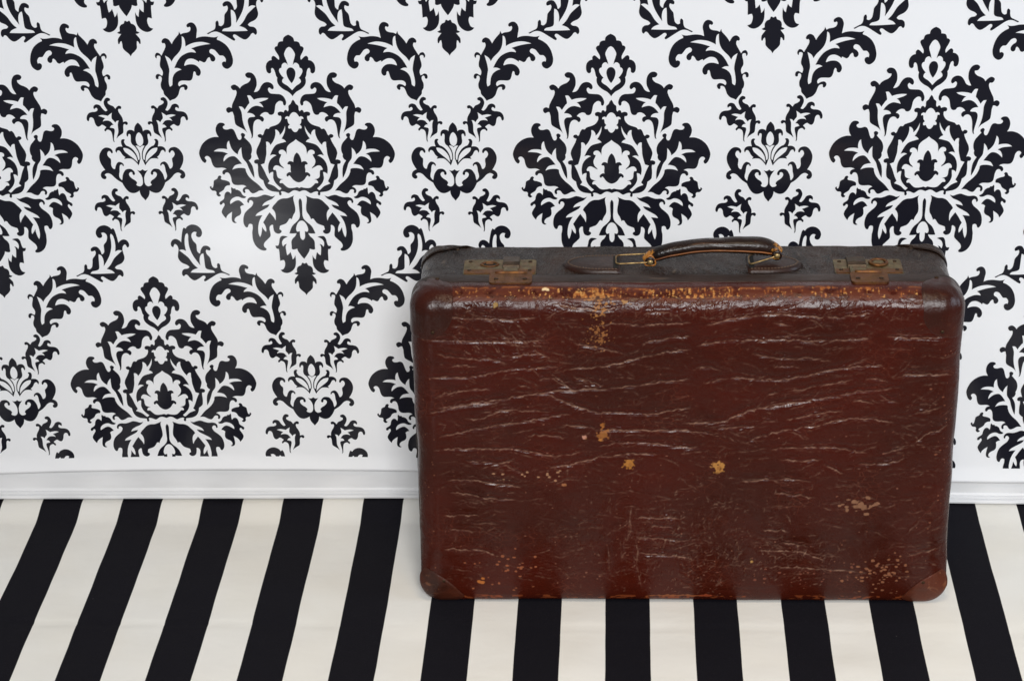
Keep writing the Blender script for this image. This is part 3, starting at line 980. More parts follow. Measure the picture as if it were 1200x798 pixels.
def random_wrinkles(count, cx, cz, sx, sz, ang, dang, l0, l1, rel, tin, uniform=True):
    for _ in range(count):
        if uniform:
            x, z = rng.uniform(cx - sx, cx + sx), rng.uniform(cz - sz, cz + sz)
        else:
            x, z = cx + rng.standard_normal() * sx, cz + rng.standard_normal() * sz
        a = math.radians(ang + rng.standard_normal() * dang)
        L = rng.uniform(l0, l1)
        t = np.arange(0, L, 0.0004)
        n = len(t)
        if n < 4:
            continue
        aa = a + np.cumsum(rng.standard_normal(n)) * 0.03 + wobble(n, 0.0004, 0.25, 0.005)
        p = np.stack([x + np.cumsum(np.cos(aa)) * 0.0004, z + np.cumsum(np.sin(aa)) * 0.0004], -1)
        fade = np.minimum(1, np.minimum(np.arange(n), np.arange(n)[::-1]) * 0.0004 / (0.2 * L))
        s = rng.uniform(0.3, 1.0)
        deposit(minor, p, fade * s * rel * 0.0004)
        br = np.clip(wobble(n, 0.0004, 0.6, 0.003) + 0.4, 0, 1.2)
        deposit(tint, p, fade * s * tin * br * 0.0004)


random_wrinkles(780, 0, 0.21, 0.29, 0.18, 3, 13, 0.008, 0.050, 0.85, 0.44)
random_wrinkles(320, 0, 0.20, 0.29, 0.19, 0, 60, 0.003, 0.012, 0.8, 0.38)
random_wrinkles(330, 0.03, 0.075, 0.085, 0.035, 75, 38, 0.003, 0.013, 1.0, 0.60, False)
random_wrinkles(120, -0.03, 0.10, 0.05, 0.05, 55, 40, 0.003, 0.012, 0.9, 0.6, False)
random_wrinkles(80, -0.215, 0.352, 0.035, 0.016, -35, 25, 0.004, 0.02, 1.0, 0.8, False)
random_wrinkles(150, 0.10, 0.38, 0.16, 0.012, 75, 30, 0.004, 0.016, 1.0, 0.45)
random_wrinkles(150, -0.10, 0.38, 0.16, 0.012, 75, 30, 0.004, 0.016, 0.8, 0.35)
random_wrinkles(60, -0.02, 0.20, 0.10, 0.13, 88, 8, 0.010, 0.04, 0.5, 0.06)
nrm_ = math.sqrt(2 * math.pi) / RES ** 2
ridge = blur(major, 0.00072) * nrm_ * 0.00072
groove = np.roll(blur(major, 0.0017) * nrm_ * 0.0017, -int(round(0.0024 / RES)), axis=1)
groove2 = np.roll(blur(major, 0.0021) * nrm_ * 0.0021, int(round(0.0030 / RES)), axis=1)
mini = blur(minor, 0.00055) * nrm_ * 0.00055
pillow = blur(major + 0.35 * minor, 0.0042, 0.0034) * nrm_ * 0.0034
RELIEF = (0.00078 * np.clip(ridge, 0, 1.6) - 0.00060 * np.clip(groove, 0, 1.5) - 0.0002 * np.clip(groove2, 0, 1.5)
          + 0.00050 * np.clip(mini, 0, 1.5) - 0.00110 * np.clip(pillow, 0, 2.2))
RELIEF = np.roll(RELIEF, int(round(0.0030 / RES)), axis=1)      # the lit flank of each fold lies on its traced line
RELIEF += 0.00055 * field(0.024, 0.016) + 0.00016 * field(0.009, 0.0055) + 0.00004 * field(0.0035, 0.002)
TINT = np.clip(blur(tint, 0.00036) * nrm_ * 0.00036, 0, 1)  # worn crease pigment with the bright glint of the folds painted in

gX = X0M + RES * np.arange(NX)[:, None]
gZ = Z0M + RES * np.arange(NZ)[None, :]
PAINT = np.zeros((NX, NZ, 4))
fA, fB, fC = field(0.0016), field(0.0040), field(0.0010)


def over(mask, col):
    a = np.clip(mask, 0, 1)
    c = np.array(srgb(*col)[:3])
    PAINT[..., :3] = np.where((PAINT[..., 3:] + a[..., None]) > 1e-6,
                              (PAINT[..., :3] * PAINT[..., 3:] * (1 - a[..., None]) + c * a[..., None]) /
                              np.maximum(PAINT[..., 3:] * (1 - a[..., None]) + a[..., None], 1e-6), PAINT[..., :3])
    PAINT[..., 3] = PAINT[..., 3] * (1 - a) + a


def sstep(x, a, b):
    t = np.clip((x - a) / (b - a), 0, 1)
    return t * t * (3 - 2 * t)


def ell(x, z, rx, rz):
    return 1 - np.sqrt(((gX - x) / rx) ** 2 + ((gZ - z) / rz) ** 2)


def band(z0, z1, soft):
    return sstep(gZ, z0 - soft, z0 + soft) * (1 - sstep(gZ, z1 - soft, z1 + soft))


# rubbed upper edge: red-brown where the finish is thin, tan where the hide shows
edge = band(H - 0.007, H + 0.0215, 0.003)
along = sstep(gX, -0.285, -0.25) * (1 - sstep(gX, 0.25, 0.275))
over(edge * along * sstep(fB + 0.6 * fA, -1.4, 0.6) * 0.62, (96, 42, 22))
hot = np.exp(-((gX + 0.108) / 0.034) ** 2) * 1.1 + np.exp(-((gX - 0.005) / 0.05) ** 2) * 0.95 + np.exp(-((gX - 0.17) / 0.045) ** 2) * 0.35
fV, fF = field(0.0007, 0.0030), field(0.0006)
edge2 = band(H - 0.0005, H + 0.0200, 0.002)
over(edge2 * sstep(0.8 * fV + 0.6 * fA + 1.5 * hot, 1.2, 2.4) * 0.8, (158, 92, 38))
over(edge2 * sstep(fF + 0.7 * fV + 1.3 * hot, 2.0, 2.9) * 0.75, (196, 146, 82))
over(edge2 * hot * sstep(-fV - 0.5 * fF, 1.0, 1.6) * 0.8, (70, 30, 18))
line_ = np.exp(-((gZ - (H + 0.0185 + 0.0012 * np.sin(gX * 60) + 0.0006 * fB)) / 0.0013) ** 2)
over(line_ * along * sstep(fB + 0.8 * fA, -0.2, 1.2) * 0.6, (158, 92, 42))
over(sstep(ell(-0.157, H + 0.0165, 0.005, 0.003) + 0.15 * fC, 0.0, 0.25), (224, 196, 150))
# tan streak running down from it
over(sstep(ell(-0.098, 0.392, 0.013, 0.022) + 0.38 * fA + 0.35 * fF, 0.35, 0.9) * 0.85, (158, 106, 54))
over(sstep(ell(-0.097, 0.352, 0.011, 0.014) + 0.38 * fA + 0.45 * fF, 0.42, 1.0) * 0.8, (146, 94, 50))
over(sstep(ell(-0.067, 0.395, 0.012, 0.006) + 0.4 * fA, 0.45, 0.8) * 0.8, (160, 116, 66))
over(sstep(ell(-0.213, 0.391, 0.004, 0.005) + 0.4 * fA, 0.35, 0.7) * 0.8, (150, 116, 54))
for x, z, rx, rz, col in ((-0.0637, 0.1878, 0.0066, 0.0058, (160, 104, 42)), (0.0388, 0.1846, 0.0074, 0.0076, (170, 118, 58)),
                          (-0.0932, 0.2259, 0.0070, 0.0078, (140, 86, 40)), (-0.0942, 0.2390, 0.0028, 0.0062, (150, 90, 38)),
                          (-0.0965, 0.2195, 0.0030, 0.0022, (170, 110, 50)), (0.0805, 0.0582, 0.0026, 0.0026, (176, 134, 76)),
                          (-0.115, 0.222, 0.003, 0.003, (180, 128, 108)), (-0.140, 0.160, 0.004, 0.002, (150, 96, 62))):
    over(sstep(ell(x, z, rx, rz) + 0.22 * fC + 0.12 * fF, 0.0, 0.4) * 0.92, col)
    over(sstep(ell(x + 0.002, z - 0.001, rx * 0.4, rz * 0.45) + 0.2 * fC, 0.05, 0.3) * 0.6, (126, 78, 32))


def specks(n, cx, cz, sx, sz, r0, r1, col, alpha=0.85):
    m = np.zeros((NX, NZ))
    for _ in range(n):
        x, z = cx + rng.standard_normal() * sx, cz + rng.standard_normal() * sz
        r = rng.uniform(r0, r1) * 0.74
        i0, i1 = int((x - r * 2.2 - X0M) / RES), int((x + r * 2.2 - X0M) / RES) + 2
        j0, j1 = int((z - r * 2.2 - Z0M) / RES), int((z + r * 2.2 - Z0M) / RES) + 2
        i0, j0 = max(i0, 0), max(j0, 0)
        if i1 <= i0 or j1 <= j0:
            continue
        e = 1 - np.sqrt(((gX[i0:i1] - x) / (r * rng.uniform(1.0, 1.8))) ** 2 + ((gZ[:, j0:j1] - z) / r) ** 2)
        m[i0:i1, j0:j1] = np.maximum(m[i0:i1, j0:j1], sstep(e + 0.12 * fC[i0:i1, j0:j1], 0, 0.3))
    over(m * alpha, col)


specks(16, -0.175, 0.172, 0.026, 0.0045, 0.0010, 0.0024, (160, 118, 88))
specks(13, 0.200, 0.134, 0.014, 0.004, 0.0014, 0.0036, (132, 92, 68))
specks(5, 0.203, 0.131, 0.008, 0.003, 0.003, 0.005, (126, 88, 64))
specks(64, 0.230, 0.042, 0.020, 0.014, 0.0010, 0.0028, (132, 84, 58))
specks(30, 0.150, 0.040, 0.040, 0.007, 0.0010, 0.0024, (112, 62, 46))
specks(30, -0.205, 0.042, 0.020, 0.014, 0.0010, 0.0026, (144, 82, 52))
specks(3, -0.237, 0.036, 0.003, 0.006, 0.002, 0.004, (172, 100, 44))
specks(150, 0.0, 0.16, 0.19, 0.11, 0.0005, 0.0013, (134, 86, 68), 0.7)
specks(130, 0.05, 0.06, 0.16, 0.04, 0.0005, 0.0012, (126, 78, 58), 0.7)
specks(40, 0.295, 0.22, 0.008, 0.10, 0.0006, 0.0016, (126, 74, 52), 0.8)
specks(24, -0.295, 0.20, 0.008, 0.10, 0.0006, 0.0014, (130, 80, 58), 0.8)
# scuffed lower edge
low = band(-0.012, 0.004, 0.003)
over(low * sstep(fB + 0.8 * fA, 0.2, 1.2) * 0.8, (128, 62, 30))
over(sstep(ell(0.028, 0.004, 0.011, 0.006) + 0.2 * fA, 0, 0.3) * 0.9, (140, 62, 34))
over(sstep(ell(-0.01, 0.002, 0.04, 0.004) + 0.3 * fA, 0.2, 0.5) * 0.8, (136, 78, 42))


def sample(img, ch):
    i = np.clip(np.round((ch[:, 0] - X0M) / RES).astype(int), 0, NX - 1)
    j = np.clip(np.round((ch[:, 1] - Z0M) / RES).astype(int), 0, NZ - 1)
    return img[i, j]


def build_lid():
    P, ch, F = weld_faces(box_faces(-W, W, YF, YS, 0.0, H, 0.00075, 0.0012, 'FTBLR'))
    lo = np.array([-W + R_LID, YF + R_LID, R_LID])
    hi = np.array([W - R_LID, YS, H - R_LID])
    disp = sample(RELIEF, ch)
    dc = np.minimum(np.hypot(np.abs(np.abs(P[:, 0]) - W), np.abs(P[:, 2])), np.hypot(np.abs(np.abs(P[:, 0]) - W), np.abs(P[:, 2] - H)))
    disp = disp * (0.25 + 0.75 * smooth01((dc - 0.03) / 0.03)) * (1 - smooth01((P[:, 1] - YS + 0.024) / 0.006))
    disp = np.where(P[:, 2] < 0.004, np.minimum(disp, 0.0004), disp)
    # the big panel is very slightly pillowed
    V, n = rmap(P, lo, hi, R_LID, disp)
    V = tighten(V)
    F = orient(V, F, n)
    o = fast_mesh('lid', V, F, M_LID, CASE)
    me = o.data
    a = me.attributes.new('paint', 'FLOAT_COLOR', 'POINT')
    a.data.foreach_set('color', sample(PAINT, ch).astype(np.float32).ravel())
    a = me.attributes.new('crease', 'FLOAT', 'POINT')
    a.data.foreach_set('value', sample(TINT, ch).astype(np.float32).ravel())
    o['label'] = 'wrinkled reddish brown front panel with tan scuffs'
    return o


LID = build_lid()


def perimeter(x0, x1, z0, z1, step):
    nx, nz = int((x1 - x0) / step), int((z1 - z0) / step)
    p = [(x, z0) for x in np.linspace(x0, x1, nx)[:-1]] + [(x1, z) for z in np.linspace(z0, z1, nz)[:-1]]
    p += [(x, z1) for x in np.linspace(x1, x0, nx)[:-1]] + [(x0, z) for z in np.linspace(z1, z0, nz)[:-1]]
    return p


def rim(name, mat, x0, x1, z0, z1, r, prof, parent):
    """strip running once round the case; prof = (y, offset from the shell)"""
    per = perimeter(x0, x1, z0, z1, 0.004)
    lo = np.array([x0 + r, -9, z0 + r])
    hi = np.array([x1 - r, 9, z1 - r])
    n, k = len(per), len(prof)
    P = np.array([[(x, y, z) for y, _ in prof] for x, z in per])
    off = np.array([[f for _, f in prof] for _ in per])
    off = off + (wave_field(P[..., 0] + P[..., 2], P[..., 2] * 0.7, 21, 0.06) * 0.00018)[:, :1]
    V, nn = rmap(P.reshape(-1, 3), lo, hi, r, off.reshape(-1))
    faces = []
    for i in range(n):
        for j in range(k - 1):
            a, b = i * k + j, ((i + 1) % n) * k + j
            faces.append((a, b, b + 1, a + 1))
    F = orient(V, np.array(faces), nn)
    return mesh_obj(name, V.tolist(), F.tolist(), mat, parent)


rim('edge_binding', M_STRIP, -W, W, 0, H, R_LID,
    [(YS - 0.0205, -0.0008), (YS - 0.0200, 0.0004), (YS - 0.0185, 0.0009), (YS - 0.003, 0.0011), (YS - 0.0006, 0.0008), (YS, 0.0000), (YS + 0.0002, -0.008)], CASE)


def build_body():
    x1, z1, r = W - 0.0065, H - 0.0030, 0.022
    P, ch, F = weld_faces(box_faces(-x1, x1, YS - 0.006, YB, 0.0, z1, 0.0035, 0.0025, 'KTBLR'))
    lo = np.array([-x1 + r, -9, r])
    hi = np.array([x1 - r, YB - r, z1 - r])
    u = P[:, 0] + P[:, 1] * 0.6
    w = P[:, 1] * 1.2 + P[:, 2]
    disp = wave_field(u, w, 31, 0.07) * 0.00035 + wave_field(u, w, 33, 0.025) * 0.00015
    disp = np.where(P[:, 2] < 0.003, np.minimum(disp, 0.0003), disp)
    V, n = rmap(P, lo, hi, r, disp)
    V[:, 1] = np.where(V[:, 1] > hi[1], hi[1] + (V[:, 1] - hi[1]) * BACK_K, V[:, 1])
    return fast_mesh('body', V, orient(V, F, n), M_BODY, CASE)


BODY = build_body()


def cap(name, sx, top, front, L, t, mat, x1, z1, r, yc, ylim, e=1.55):
    """leather corner cap: three rounded sectors meeting at one corner of a shell"""
    nr, nt = 26, 24
    rho = np.concatenate([np.linspace(0, 0.93, nr - 5), [0.965, 0.985, 1.0, 1.0, 0.99]])
    offs = np.concatenate([np.full(nr - 5, t), [t * 0.96, t * 0.8, t * 0.35, -0.0006, -0.0012]])
    th = np.linspace(0, math.pi / 2, nt)
    Rr, Tt = np.meshgrid(rho, th, indexing='ij')
    Of = np.meshgrid(offs, th, indexing='ij')[0]
    cs, sn = np.cos(Tt), np.sin(Tt)
    q = (cs ** e + sn ** e) ** (-1 / e)
    A, B = Rr * q * cs, Rr * q * sn
    grids, ofl = [], []
    zero = np.zeros_like(A)
    for dx, dy, dz in ((A * L[0], zero, B * L[2]), (A * L[0], B * L[1], zero), (zero, A * L[1], B * L[2])):
        x = sx * (x1 - dx)
        z = (z1 - dz) if top else dz
        y = yc + dy if front else yc - dy
        P = np.stack([x, y, z], -1)
        grids.append((P, np.stack([Of, Of], -1)))
    P, ch, F = weld_faces(grids)
    if front:
        lo = np.array([-x1 + r, yc + r, r]); hi = np.array([x1 - r, ylim, z1 - r])
    else:
        lo = np.array([-x1 + r, ylim, r]); hi = np.array([x1 - r, yc - r, z1 - r])
    bump_ = wave_field(P[:, 0] * 1.3 + P[:, 1], P[:, 2] - P[:, 1], 77 + int(sx) + 3 * top, 0.03) * 0.0003
    bump_ = np.where(P[:, 2] < 0.02, np.minimum(bump_, 0.0), bump_)
    V, n = rmap(P, lo, hi, r, ch[:, 0] + bump_)
    if front:
        V = tighten(V)
    else:
        V[:, 1] = np.where(V[:, 1] > hi[1], hi[1] + (V[:, 1] - hi[1]) * BACK_K, V[:, 1])
    # welding can merge the rim rings: drop degenerate quads
    F = F[np.array([len(set(f)) >= 3 for f in F.tolist()])]
    F = orient(V, F, n)
    faces = [tuple(dict.fromkeys(f)) for f in F.tolist()]
    return mesh_obj(name, V.tolist(), faces, mat, CASE)


def disc(name, loc, r, h, mat, parent, normal=(0, 0, 1), slot=True):
    """small domed screw or rivet head with a slot"""
    bm = bmesh.new()
    prof = [(r, 0), (r, h * 0.35), (r * 0.86, h * 0.8), (r * 0.5, h), (0.0, h * 1.04)]
    n = 14
    rings = []
    for pr, ph in prof[:-1]:
        rings.append([bm.verts.new((pr * math.cos(2 * math.pi * i / n), pr * math.sin(2 * math.pi * i / n), ph)) for i in range(n)])
    tip = bm.verts.new((0, 0, prof[-1][1]))
    for a, b in zip(rings[:-1], rings[1:]):
        for i in range(n):
            bm.faces.new((a[i], a[(i + 1) % n], b[(i + 1) % n], b[i]))
    for i in range(n):
        bm.faces.new((rings[-1][i], rings[-1][(i + 1) % n], tip))
    if slot:
        for sgn in (1,):
            g = bmesh.ops.create_cube(bm, size=1.0)
            for v in g['verts']:
                v.co = Vector((v.co.x * r * 1.5, v.co.y * r * 0.22, h * 1.02 + v.co.z * h * 0.12))
    o = bm_obj(name, bm, mat, parent)
    o.location = loc
    o.rotation_euler = Vector(normal).to_track_quat('Z', 'Y').to_euler()
    return o


R_B = 0.022
for sx in (-1, 1):
    cl = cap('corner_cap', sx, False, True, (0.052, 0.044, 0.046), 0.0016, M_CAP_LOW, W, H, R_LID, YF, YS)
    cl['label'] = 'rubbed orange brown lower corner cap'
    disc('rivet', (sx * (W - 0.028), YF - 0.0006, 0.030), 0.0022, 0.0016, M_SCREW, cl, (0, -1, 0), False)
    ct = cap('corner_cap', sx, True, True, (0.050, 0.0455, 0.056), 0.0012, M_CAP_TOP, W, H, R_LID, YF, YS, 3.2)
    disc('rivet', (sx * (W - 0.030), YS - 0.012, H + 0.0012), 0.0024, 0.0014, M_SCREW, ct, (0, 0, 1), False)
    disc('rivet', (sx * (W - 0.026), YF - 0.0010, H - 0.046), 0.0022, 0.0014, M_SCREW, ct, (0, -1, 0), False)
    for top in (True, False):
        cb = cap('corner_cap', sx, top, False, (0.066, 0.040, 0.060), 0.0024 if top else 0.0012, M_BODY, W - 0.0065, H - 0.0030, R_B, YB, YS)
        if top:
            disc('rivet', (sx * (W - 0.048), YB - 0.034, H - 0.0030 + 0.0022), 0.0022, 0.0012, M_SCREW, cb, (0, 0, 1), False)

TOPZ = H - 0.0030        # top face of the body shell


def slab(name, outline, z0, z1, mat, parent, bevel=0.0006, seg=2):
    """flat plate with the given outline (x, y), bevelled edges"""
    bm = bmesh.new()
    lo_ = [bm.verts.new((x, y, z0)) for x, y in outline]
    hi_ = [bm.verts.new((x, y, z1)) for x, y in outline]
    n = len(outline)
    bm.faces.new(hi_)
    bm.faces.new(list(reversed(lo_)))
    for i in range(n):
        bm.faces.new((lo_[i], lo_[(i + 1) % n], hi_[(i + 1) % n], hi_[i]))
    if bevel:
        es = [e for e in bm.edges if all(abs(v.co.z - z1) < 1e-9 for v in e.verts)]
        bmesh.ops.bevel(bm, geom=es, offset=bevel, segments=seg, affect='EDGES', profile=0.5)
    return bm_obj(name, bm, mat, parent, smooth=False)


def rrect(cx, cy, hx, hy, r, n=5):
    out = []
    for sx, sy, a0 in ((1, -1, -90), (1, 1, 0), (-1, 1, 90), (-1, -1, 180)):
        for i in range(n + 1):
            a = math.radians(a0 + 90 * i / n)
            out.append((cx + sx * (hx - r) + r * math.cos(a), cy + sy * (hy - r) + r * math.sin(a)))
    return out


def ring(name, loc, r, tube, mat, parent, sx=1.0, n=28, m=8):
    bm = bmesh.new()
    V = [[bm.verts.new((sx * (r + tube * math.cos(b)) * math.cos(a), (r + tube * math.cos(b)) * math.sin(a), tube * math.sin(b)))
          for b in [2 * math.pi * j / m for j in range(m)]] for a in [2 * math.pi * i / n for i in range(n)]]
    for i in range(n):
        for j in range(m):
            bm.faces.new((V[i][j], V[(i + 1) % n][j], V[(i + 1) % n][(j + 1) % m], V[i][(j + 1) % m]))
    o = bm_obj(name, bm, mat, parent)
    o.location = loc
    return o


def tube(name, pts, rad, mat, parent, m=10, closed=False):
    P = [Vector(p) for p in pts]
    n = len(P)
    bm = bmesh.new()
    rings = []
    up = Vector((0.13, 0.21, 0.97)).normalized()
    for i, p in enumerate(P):
        d = (P[(i + 1) % n] - P[i - 1]) if closed else (P[min(i + 1, n - 1)] - P[max(i - 1, 0)])
        d.normalize()
        a = d.cross(up).normalized()
        b = a.cross(d)
        r = rad[i] if hasattr(rad, '__len__') else rad
        ra, rb = r if hasattr(r, '__len__') else (r, r)
        rings.append([bm.verts.new(p + a * ra * math.cos(2 * math.pi * j / m) + b * rb * math.sin(2 * math.pi * j / m)) for j in range(m)])
    for i in range(n if closed else n - 1):
        A, B = rings[i], rings[(i + 1) % n]
        for j in range(m):
            bm.faces.new((A[j], A[(j + 1) % m], B[(j + 1) % m], B[j]))
    if not closed:
        bm.faces.new(rings[0])
        bm.faces.new(list(reversed(rings[-1])))
    return bm_obj(name, bm, mat, parent)


def latch(px0, px1, py0, py1, slider, lock, hasp, is_keyhole, lab):
    cx, cy = (px0 + px1) / 2, (py0 + py1) / 2
    zt = TOPZ + 0.0019
    plate = slab('latch', rrect(cx, cy, (px1 - px0) / 2, (py1 - py0) / 2, 0.003), TOPZ - 0.001, zt, M_PLATE, CASE, 0.0005)
    plate['label'] = lab
    # raised bead round the plate
    # pressed step along the plate
    slab('plate_step', rrect(cx, py0 + 0.0075, (px1 - px0) / 2 - 0.001, 0.0055, 0.0015), zt - 0.0002, zt + 0.0009, M_HASP, plate, 0.0004)
    for dx, dy in ((0.007, 0.006), (0.007, -0.006), (-0.007, 0.006), (-0.007, -0.006)):
        x = px0 + dx if dx > 0 else px1 + dx
        y = py0 + dy + 0.004 if dy > 0 else py1 + dy
        disc('screw', (x, y, zt + (0.0006 if dy > 0 else -0.0002)), 0.0024, 0.0011, M_SCREW, plate).rotation_euler[2] = random.uniform(0, 3)
    s0, s1, t0, t1 = slider
    bm = bmesh.new()
    pr = [(t0, 0.0), (t0 + 0.002, 0.0042), (t0 + 0.008, 0.0056), ((t0 + t1) / 2, 0.0048), (t1 - 0.004, 0.0030), (t1, 0.0)]
    va = [bm.verts.new((s0, y, zt - 0.0004 + z)) for y, z in pr]
    vb = [bm.verts.new((s1, y, zt - 0.0004 + z)) for y, z in pr]
    for i in range(len(pr) - 1):
        bm.faces.new((va[i], va[i + 1], vb[i + 1], vb[i]))
    bm.faces.new(va)
    bm.faces.new(list(reversed(vb)))
    bm.faces.new((va[0], vb[0], vb[-1], va[-1]))
    bmesh.ops.bevel(bm, geom=bm.edges[:], offset=0.0005, segments=1, affect='EDGES')
    bm_obj('slider', bm, M_SLIDER, plate, smooth=False)
    lx, ly = lock
    if is_keyhole:
        ring('keyhole_rim', (lx, ly, zt + 0.0002), 0.0062, 0.0011, M_HASP, plate, 1.55)
        slab('keyhole', [(lx + 1.5 * 0.0046 * math.cos(a), ly + 0.0046 * math.sin(a)) for a in [2 * math.pi * i / 20 for i in range(20)]],
             zt - 0.001, zt + 0.0002, M_HOLE_SHADE, plate, 0)
        slab('key_pin', rrect(lx, ly + 0.0012, 0.0042, 0.0017, 0.001), zt - 0.001, zt + 0.0009, M_HASP, plate, 0.0003)
    else:
        ring('lock_rim', (lx, ly, zt + 0.0012), 0.0086, 0.0019, M_HASP, plate, 1.1)
        disc('lock_button', (lx, ly, zt - 0.0002), 0.0072, 0.0026, M_PLATE, plate, slot=False)
    h0, h1 = hasp
    zl = H + 0.0011
    hp = slab('hasp', rrect((h0 + h1) / 2, YS - 0.0125, (h1 - h0) / 2, 0.0145, 0.0055), zl - 0.001, zl + 0.0016, M_HASP, plate, 0.0006)
    for x in (h0 + 0.008, h1 - 0.008):
        disc('screw', (x, YS - 0.0165, zl + 0.0014), 0.0027, 0.0012, M_SCREW, plate).rotation_euler[2] = random.uniform(0, 3)
    tube('hinge_barrel', [(h0 + 0.006 + (h1 - h0 - 0.012) * i / 6, YS + 0.0018, zl + 0.0014) for i in range(7)], 0.0021, M_HASP, plate)
    slab('tongue', rrect((s0 + s1) / 2, YS + 0.009, (s1 - s0) / 2 * 0.86, 0.010, 0.001), zl - 0.0004, zl + 0.0013, M_PLATE, plate, 0.0004)
    return plate


latch(-0.2530, -0.1700, -0.1150, -0.0730, (-0.2080, -0.1890, -0.0985, -0.0660), (-0.2235, -0.0868), (-0.2220, -0.1735), True,
      'tarnished brass latch with open keyhole')
latch(0.1700, 0.2470, -0.1160, -0.0745, (0.1850, 0.2060, -0.1000, -0.0680), (0.2210, -0.0860), (0.1850, 0.2270), False,
      'tarnished brass latch with round lock button')


def handle_tab(x_in, x_out):
    """pointed leather tab, broad at x_in, rounded at x_out"""
    L = x_out - x_in
    top_, n = [], 16
    for i in range(n + 1):
        t = i / n
        w = 0.0225 * (1 - max(0, (t - 0.30) / 0.70) ** 2.3) ** 0.62
        top_.append((x_in + L * t, w))
    outline = [(x, -0.0855 - w) for x, w in top_] + [(x, -0.0855 + w) for x, w in reversed(top_[:-1])]
    # domed: stacked rings
    bm = bmesh.new()
    cx = x_in + L * 0.45
    levels = [(1.03, -0.0005), (1.0, 0.0018), (0.97, 0.0030), (0.90, 0.0036), (0.5, 0.0046), (0.15, 0.0050)]
    rows = []
    for s, z in levels:
        rows.append([bm.verts.new((cx + (x - cx) * s, -0.0855 + (y + 0.0855) * s, TOPZ + z)) for x, y in outline])
    m = len(outline)
    for a, b in zip(rows[:-1], rows[1:]):
        for i in range(m):
            bm.faces.new((a[i], a[(i + 1) % m], b[(i + 1) % m], b[i]))
    bm.faces.new(rows[-1])
    tab = bm_obj('handle_tab', bm, M_TAB, CASE)
    # one row of stitches inside the edge
    per = [Vector((cx + (x - cx) * 0.86, -0.0855 + (y + 0.0855) * 0.84, TOPZ + 0.0040)) for x, y in outline]
    per.append(per[0])
    bm = bmesh.new()
    acc = 0.0
    for a, b in zip(per[:-1], per[1:]):
        L2 = (b - a).length
        d = (b - a).normalized() if L2 > 0 else Vector((1, 0, 0))
        while acc < L2:
            p = a + d * acc
            g = bmesh.ops.create_cube(bm, size=1.0)
            rot = d.to_track_quat('X', 'Z').to_matrix()
            for v in g['verts']:
                v.co = p + rot @ Vector((v.co.x * 0.0024, v.co.y * 0.0008, v.co.z * 0.0008))
            acc += 0.0038
        acc -= L2
    bm_obj('stitching', bm, M_THREAD, tab, smooth=False)
    sgn = 1 if L > 0 else -1
    slab('tab_slot', rrect(x_in + sgn * 0.004, -0.0855, 0.0030, 0.0165, 0.0012), TOPZ + 0.0020, TOPZ + 0.0046, M_HOLE_SHADE, tab, 0.0003)
    return tab


handle_tab(-0.0745, -0.1390)
handle_tab(0.0722, 0.1345)


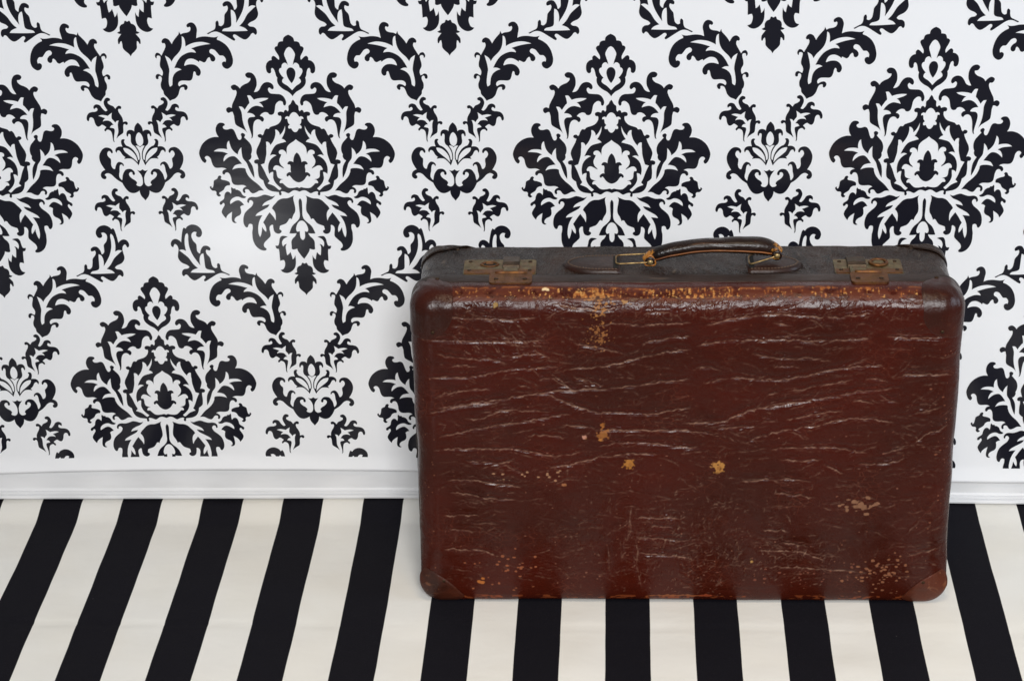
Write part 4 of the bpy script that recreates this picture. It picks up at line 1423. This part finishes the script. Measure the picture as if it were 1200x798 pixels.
def build_handle():
    key = [(-0.0465, 0.0040), (-0.038, 0.0085), (-0.028, 0.0122), (-0.0165, 0.0156), (0.009, 0.0200), (0.029, 0.0216), (0.063, 0.0220), (0.087, 0.0208),
           (0.099, 0.0180), (0.1095, 0.0135)]
    hk = [(-0.0465, 0.0045), (-0.040, 0.0075), (-0.030, 0.0098), (-0.010, 0.0100), (0.020, 0.0094), (0.050, 0.0102), (0.075, 0.0114), (0.095, 0.0108), (0.103, 0.0090), (0.1095, 0.0055)]
    kx, kz = [k[0] for k in key], [k[1] for k in key]
    n = 70
    pts, rad = [], []
    for i in range(n):
        t = i / (n - 1)
        x = kx[0] + (kx[-1] - kx[0]) * t
        z = float(np.interp(x, kx, kz))
        wv = float(wave_field(np.array([x]), np.array([0.0]), 9, 0.025)[0])
        pts.append([x, -0.0855 + 0.0003 * wv, H + z])
        h = float(np.interp(x, [k[0] for k in hk], [k[1] for k in hk]))
        rad.append((h * 1.05 + 0.0004 + 0.00035 * wv, h * 0.88 + 0.00035 * wv))
    P = np.array(pts)
    for _ in range(3):
        P[1:-1, 2] = (P[:-2, 2] + 2 * P[1:-1, 2] + P[2:, 2]) / 4
    grip = tube('handle', P.tolist(), rad, M_GRIP, CASE, m=20)
    grip['label'] = 'dark brown curved leather carrying handle with worn tan edge'
    # worn welt along both lower edges of the grip
    for sy in (-1, 1):
        w = [(p[0], p[1] + sy * (r[0] * 0.93), p[2] - r[1] * 0.30) for p, r in zip(P[3:-3], rad[3:-3])]
        tube('welt', w, 0.0010, M_WELT, grip, m=8)
    # wire loops that join the grip to the tabs
    zl, zr = H + 0.0080, H + 0.0075

    def loop(x_tab, x_end, z_tab, z_end, half):
        pr = []
        for sy, order in ((-1, 1), (1, -1)):
            seq = [(x_tab, z_tab), ((x_tab + x_end) / 2, (z_tab + z_end) / 2), (x_end, z_end)]
            for x, z in (seq if order == 1 else seq[::-1]):
                pr.append((x, -0.0855 + sy * half, z))
        # round the corners by subdividing
        Q = [Vector(p) for p in pr]
        for _ in range(2):
            R = []
            for i in range(len(Q)):
                a, b = Q[i], Q[(i + 1) % len(Q)]
                R += [a * 0.86 + b * 0.14, a * 0.14 + b * 0.86]
            Q = R
        return [tuple(q) for q in Q]
    tube('wire_loop', loop(-0.0785, -0.0395, H + 0.0040, H + 0.0060, 0.0125), 0.0010, M_BRASS, grip, m=8, closed=True)
    tube('wire_loop', loop(0.0735, 0.1050, H + 0.0030, H + 0.0135, 0.0125), 0.0010, M_BRASS, grip, m=8, closed=True)
    for x0_, x1_, z0_, z1_ in ((-0.0475, -0.0315, 0.0022, 0.0160), (0.0985, 0.1085, 0.0105, 0.0205)):
        yk = -0.0855 - 0.0112
        Q = [Vector((x0_, yk, H + z0_)), Vector((x1_, yk - 0.0008, H + z0_)), Vector(((x0_ + x1_) / 2, yk + 0.0015, H + z1_))]
        for _ in range(2):
            Q = [p_ for i_ in range(len(Q)) for p_ in (Q[i_] * 0.8 + Q[(i_ + 1) % len(Q)] * 0.2, Q[i_] * 0.2 + Q[(i_ + 1) % len(Q)] * 0.8)]
        tube('end_loop', [tuple(q) for q in Q], 0.0015, M_GOLD, grip, m=8, closed=True)
    for x, z in ((-0.0395, 0.0062), (0.1045, 0.0138)):
        disc('rivet', (x, -0.0855 - 0.0128, H + z), 0.0034, 0.0024, M_BRASS, grip, (0, -1, 0), False)
        slab_o = disc('rivet_washer', (x, -0.0855 - 0.0112, H + z), 0.0062, 0.0018, M_GRIP, grip, (0, -1, 0), False)


M_GOLD = mat_leather('rubbed_end_leather', srgb(184, 122, 48), srgb(128, 72, 26), srgb(222, 176, 86), 0.35, (1, 1, 1), 0.6, 0.3)
M_WELT = mat_leather('worn_tan_edge', srgb(132, 78, 34), srgb(74, 38, 18), srgb(170, 118, 58), 0.4, (1, 1, 1), 0.6, 0.3)
build_handle()
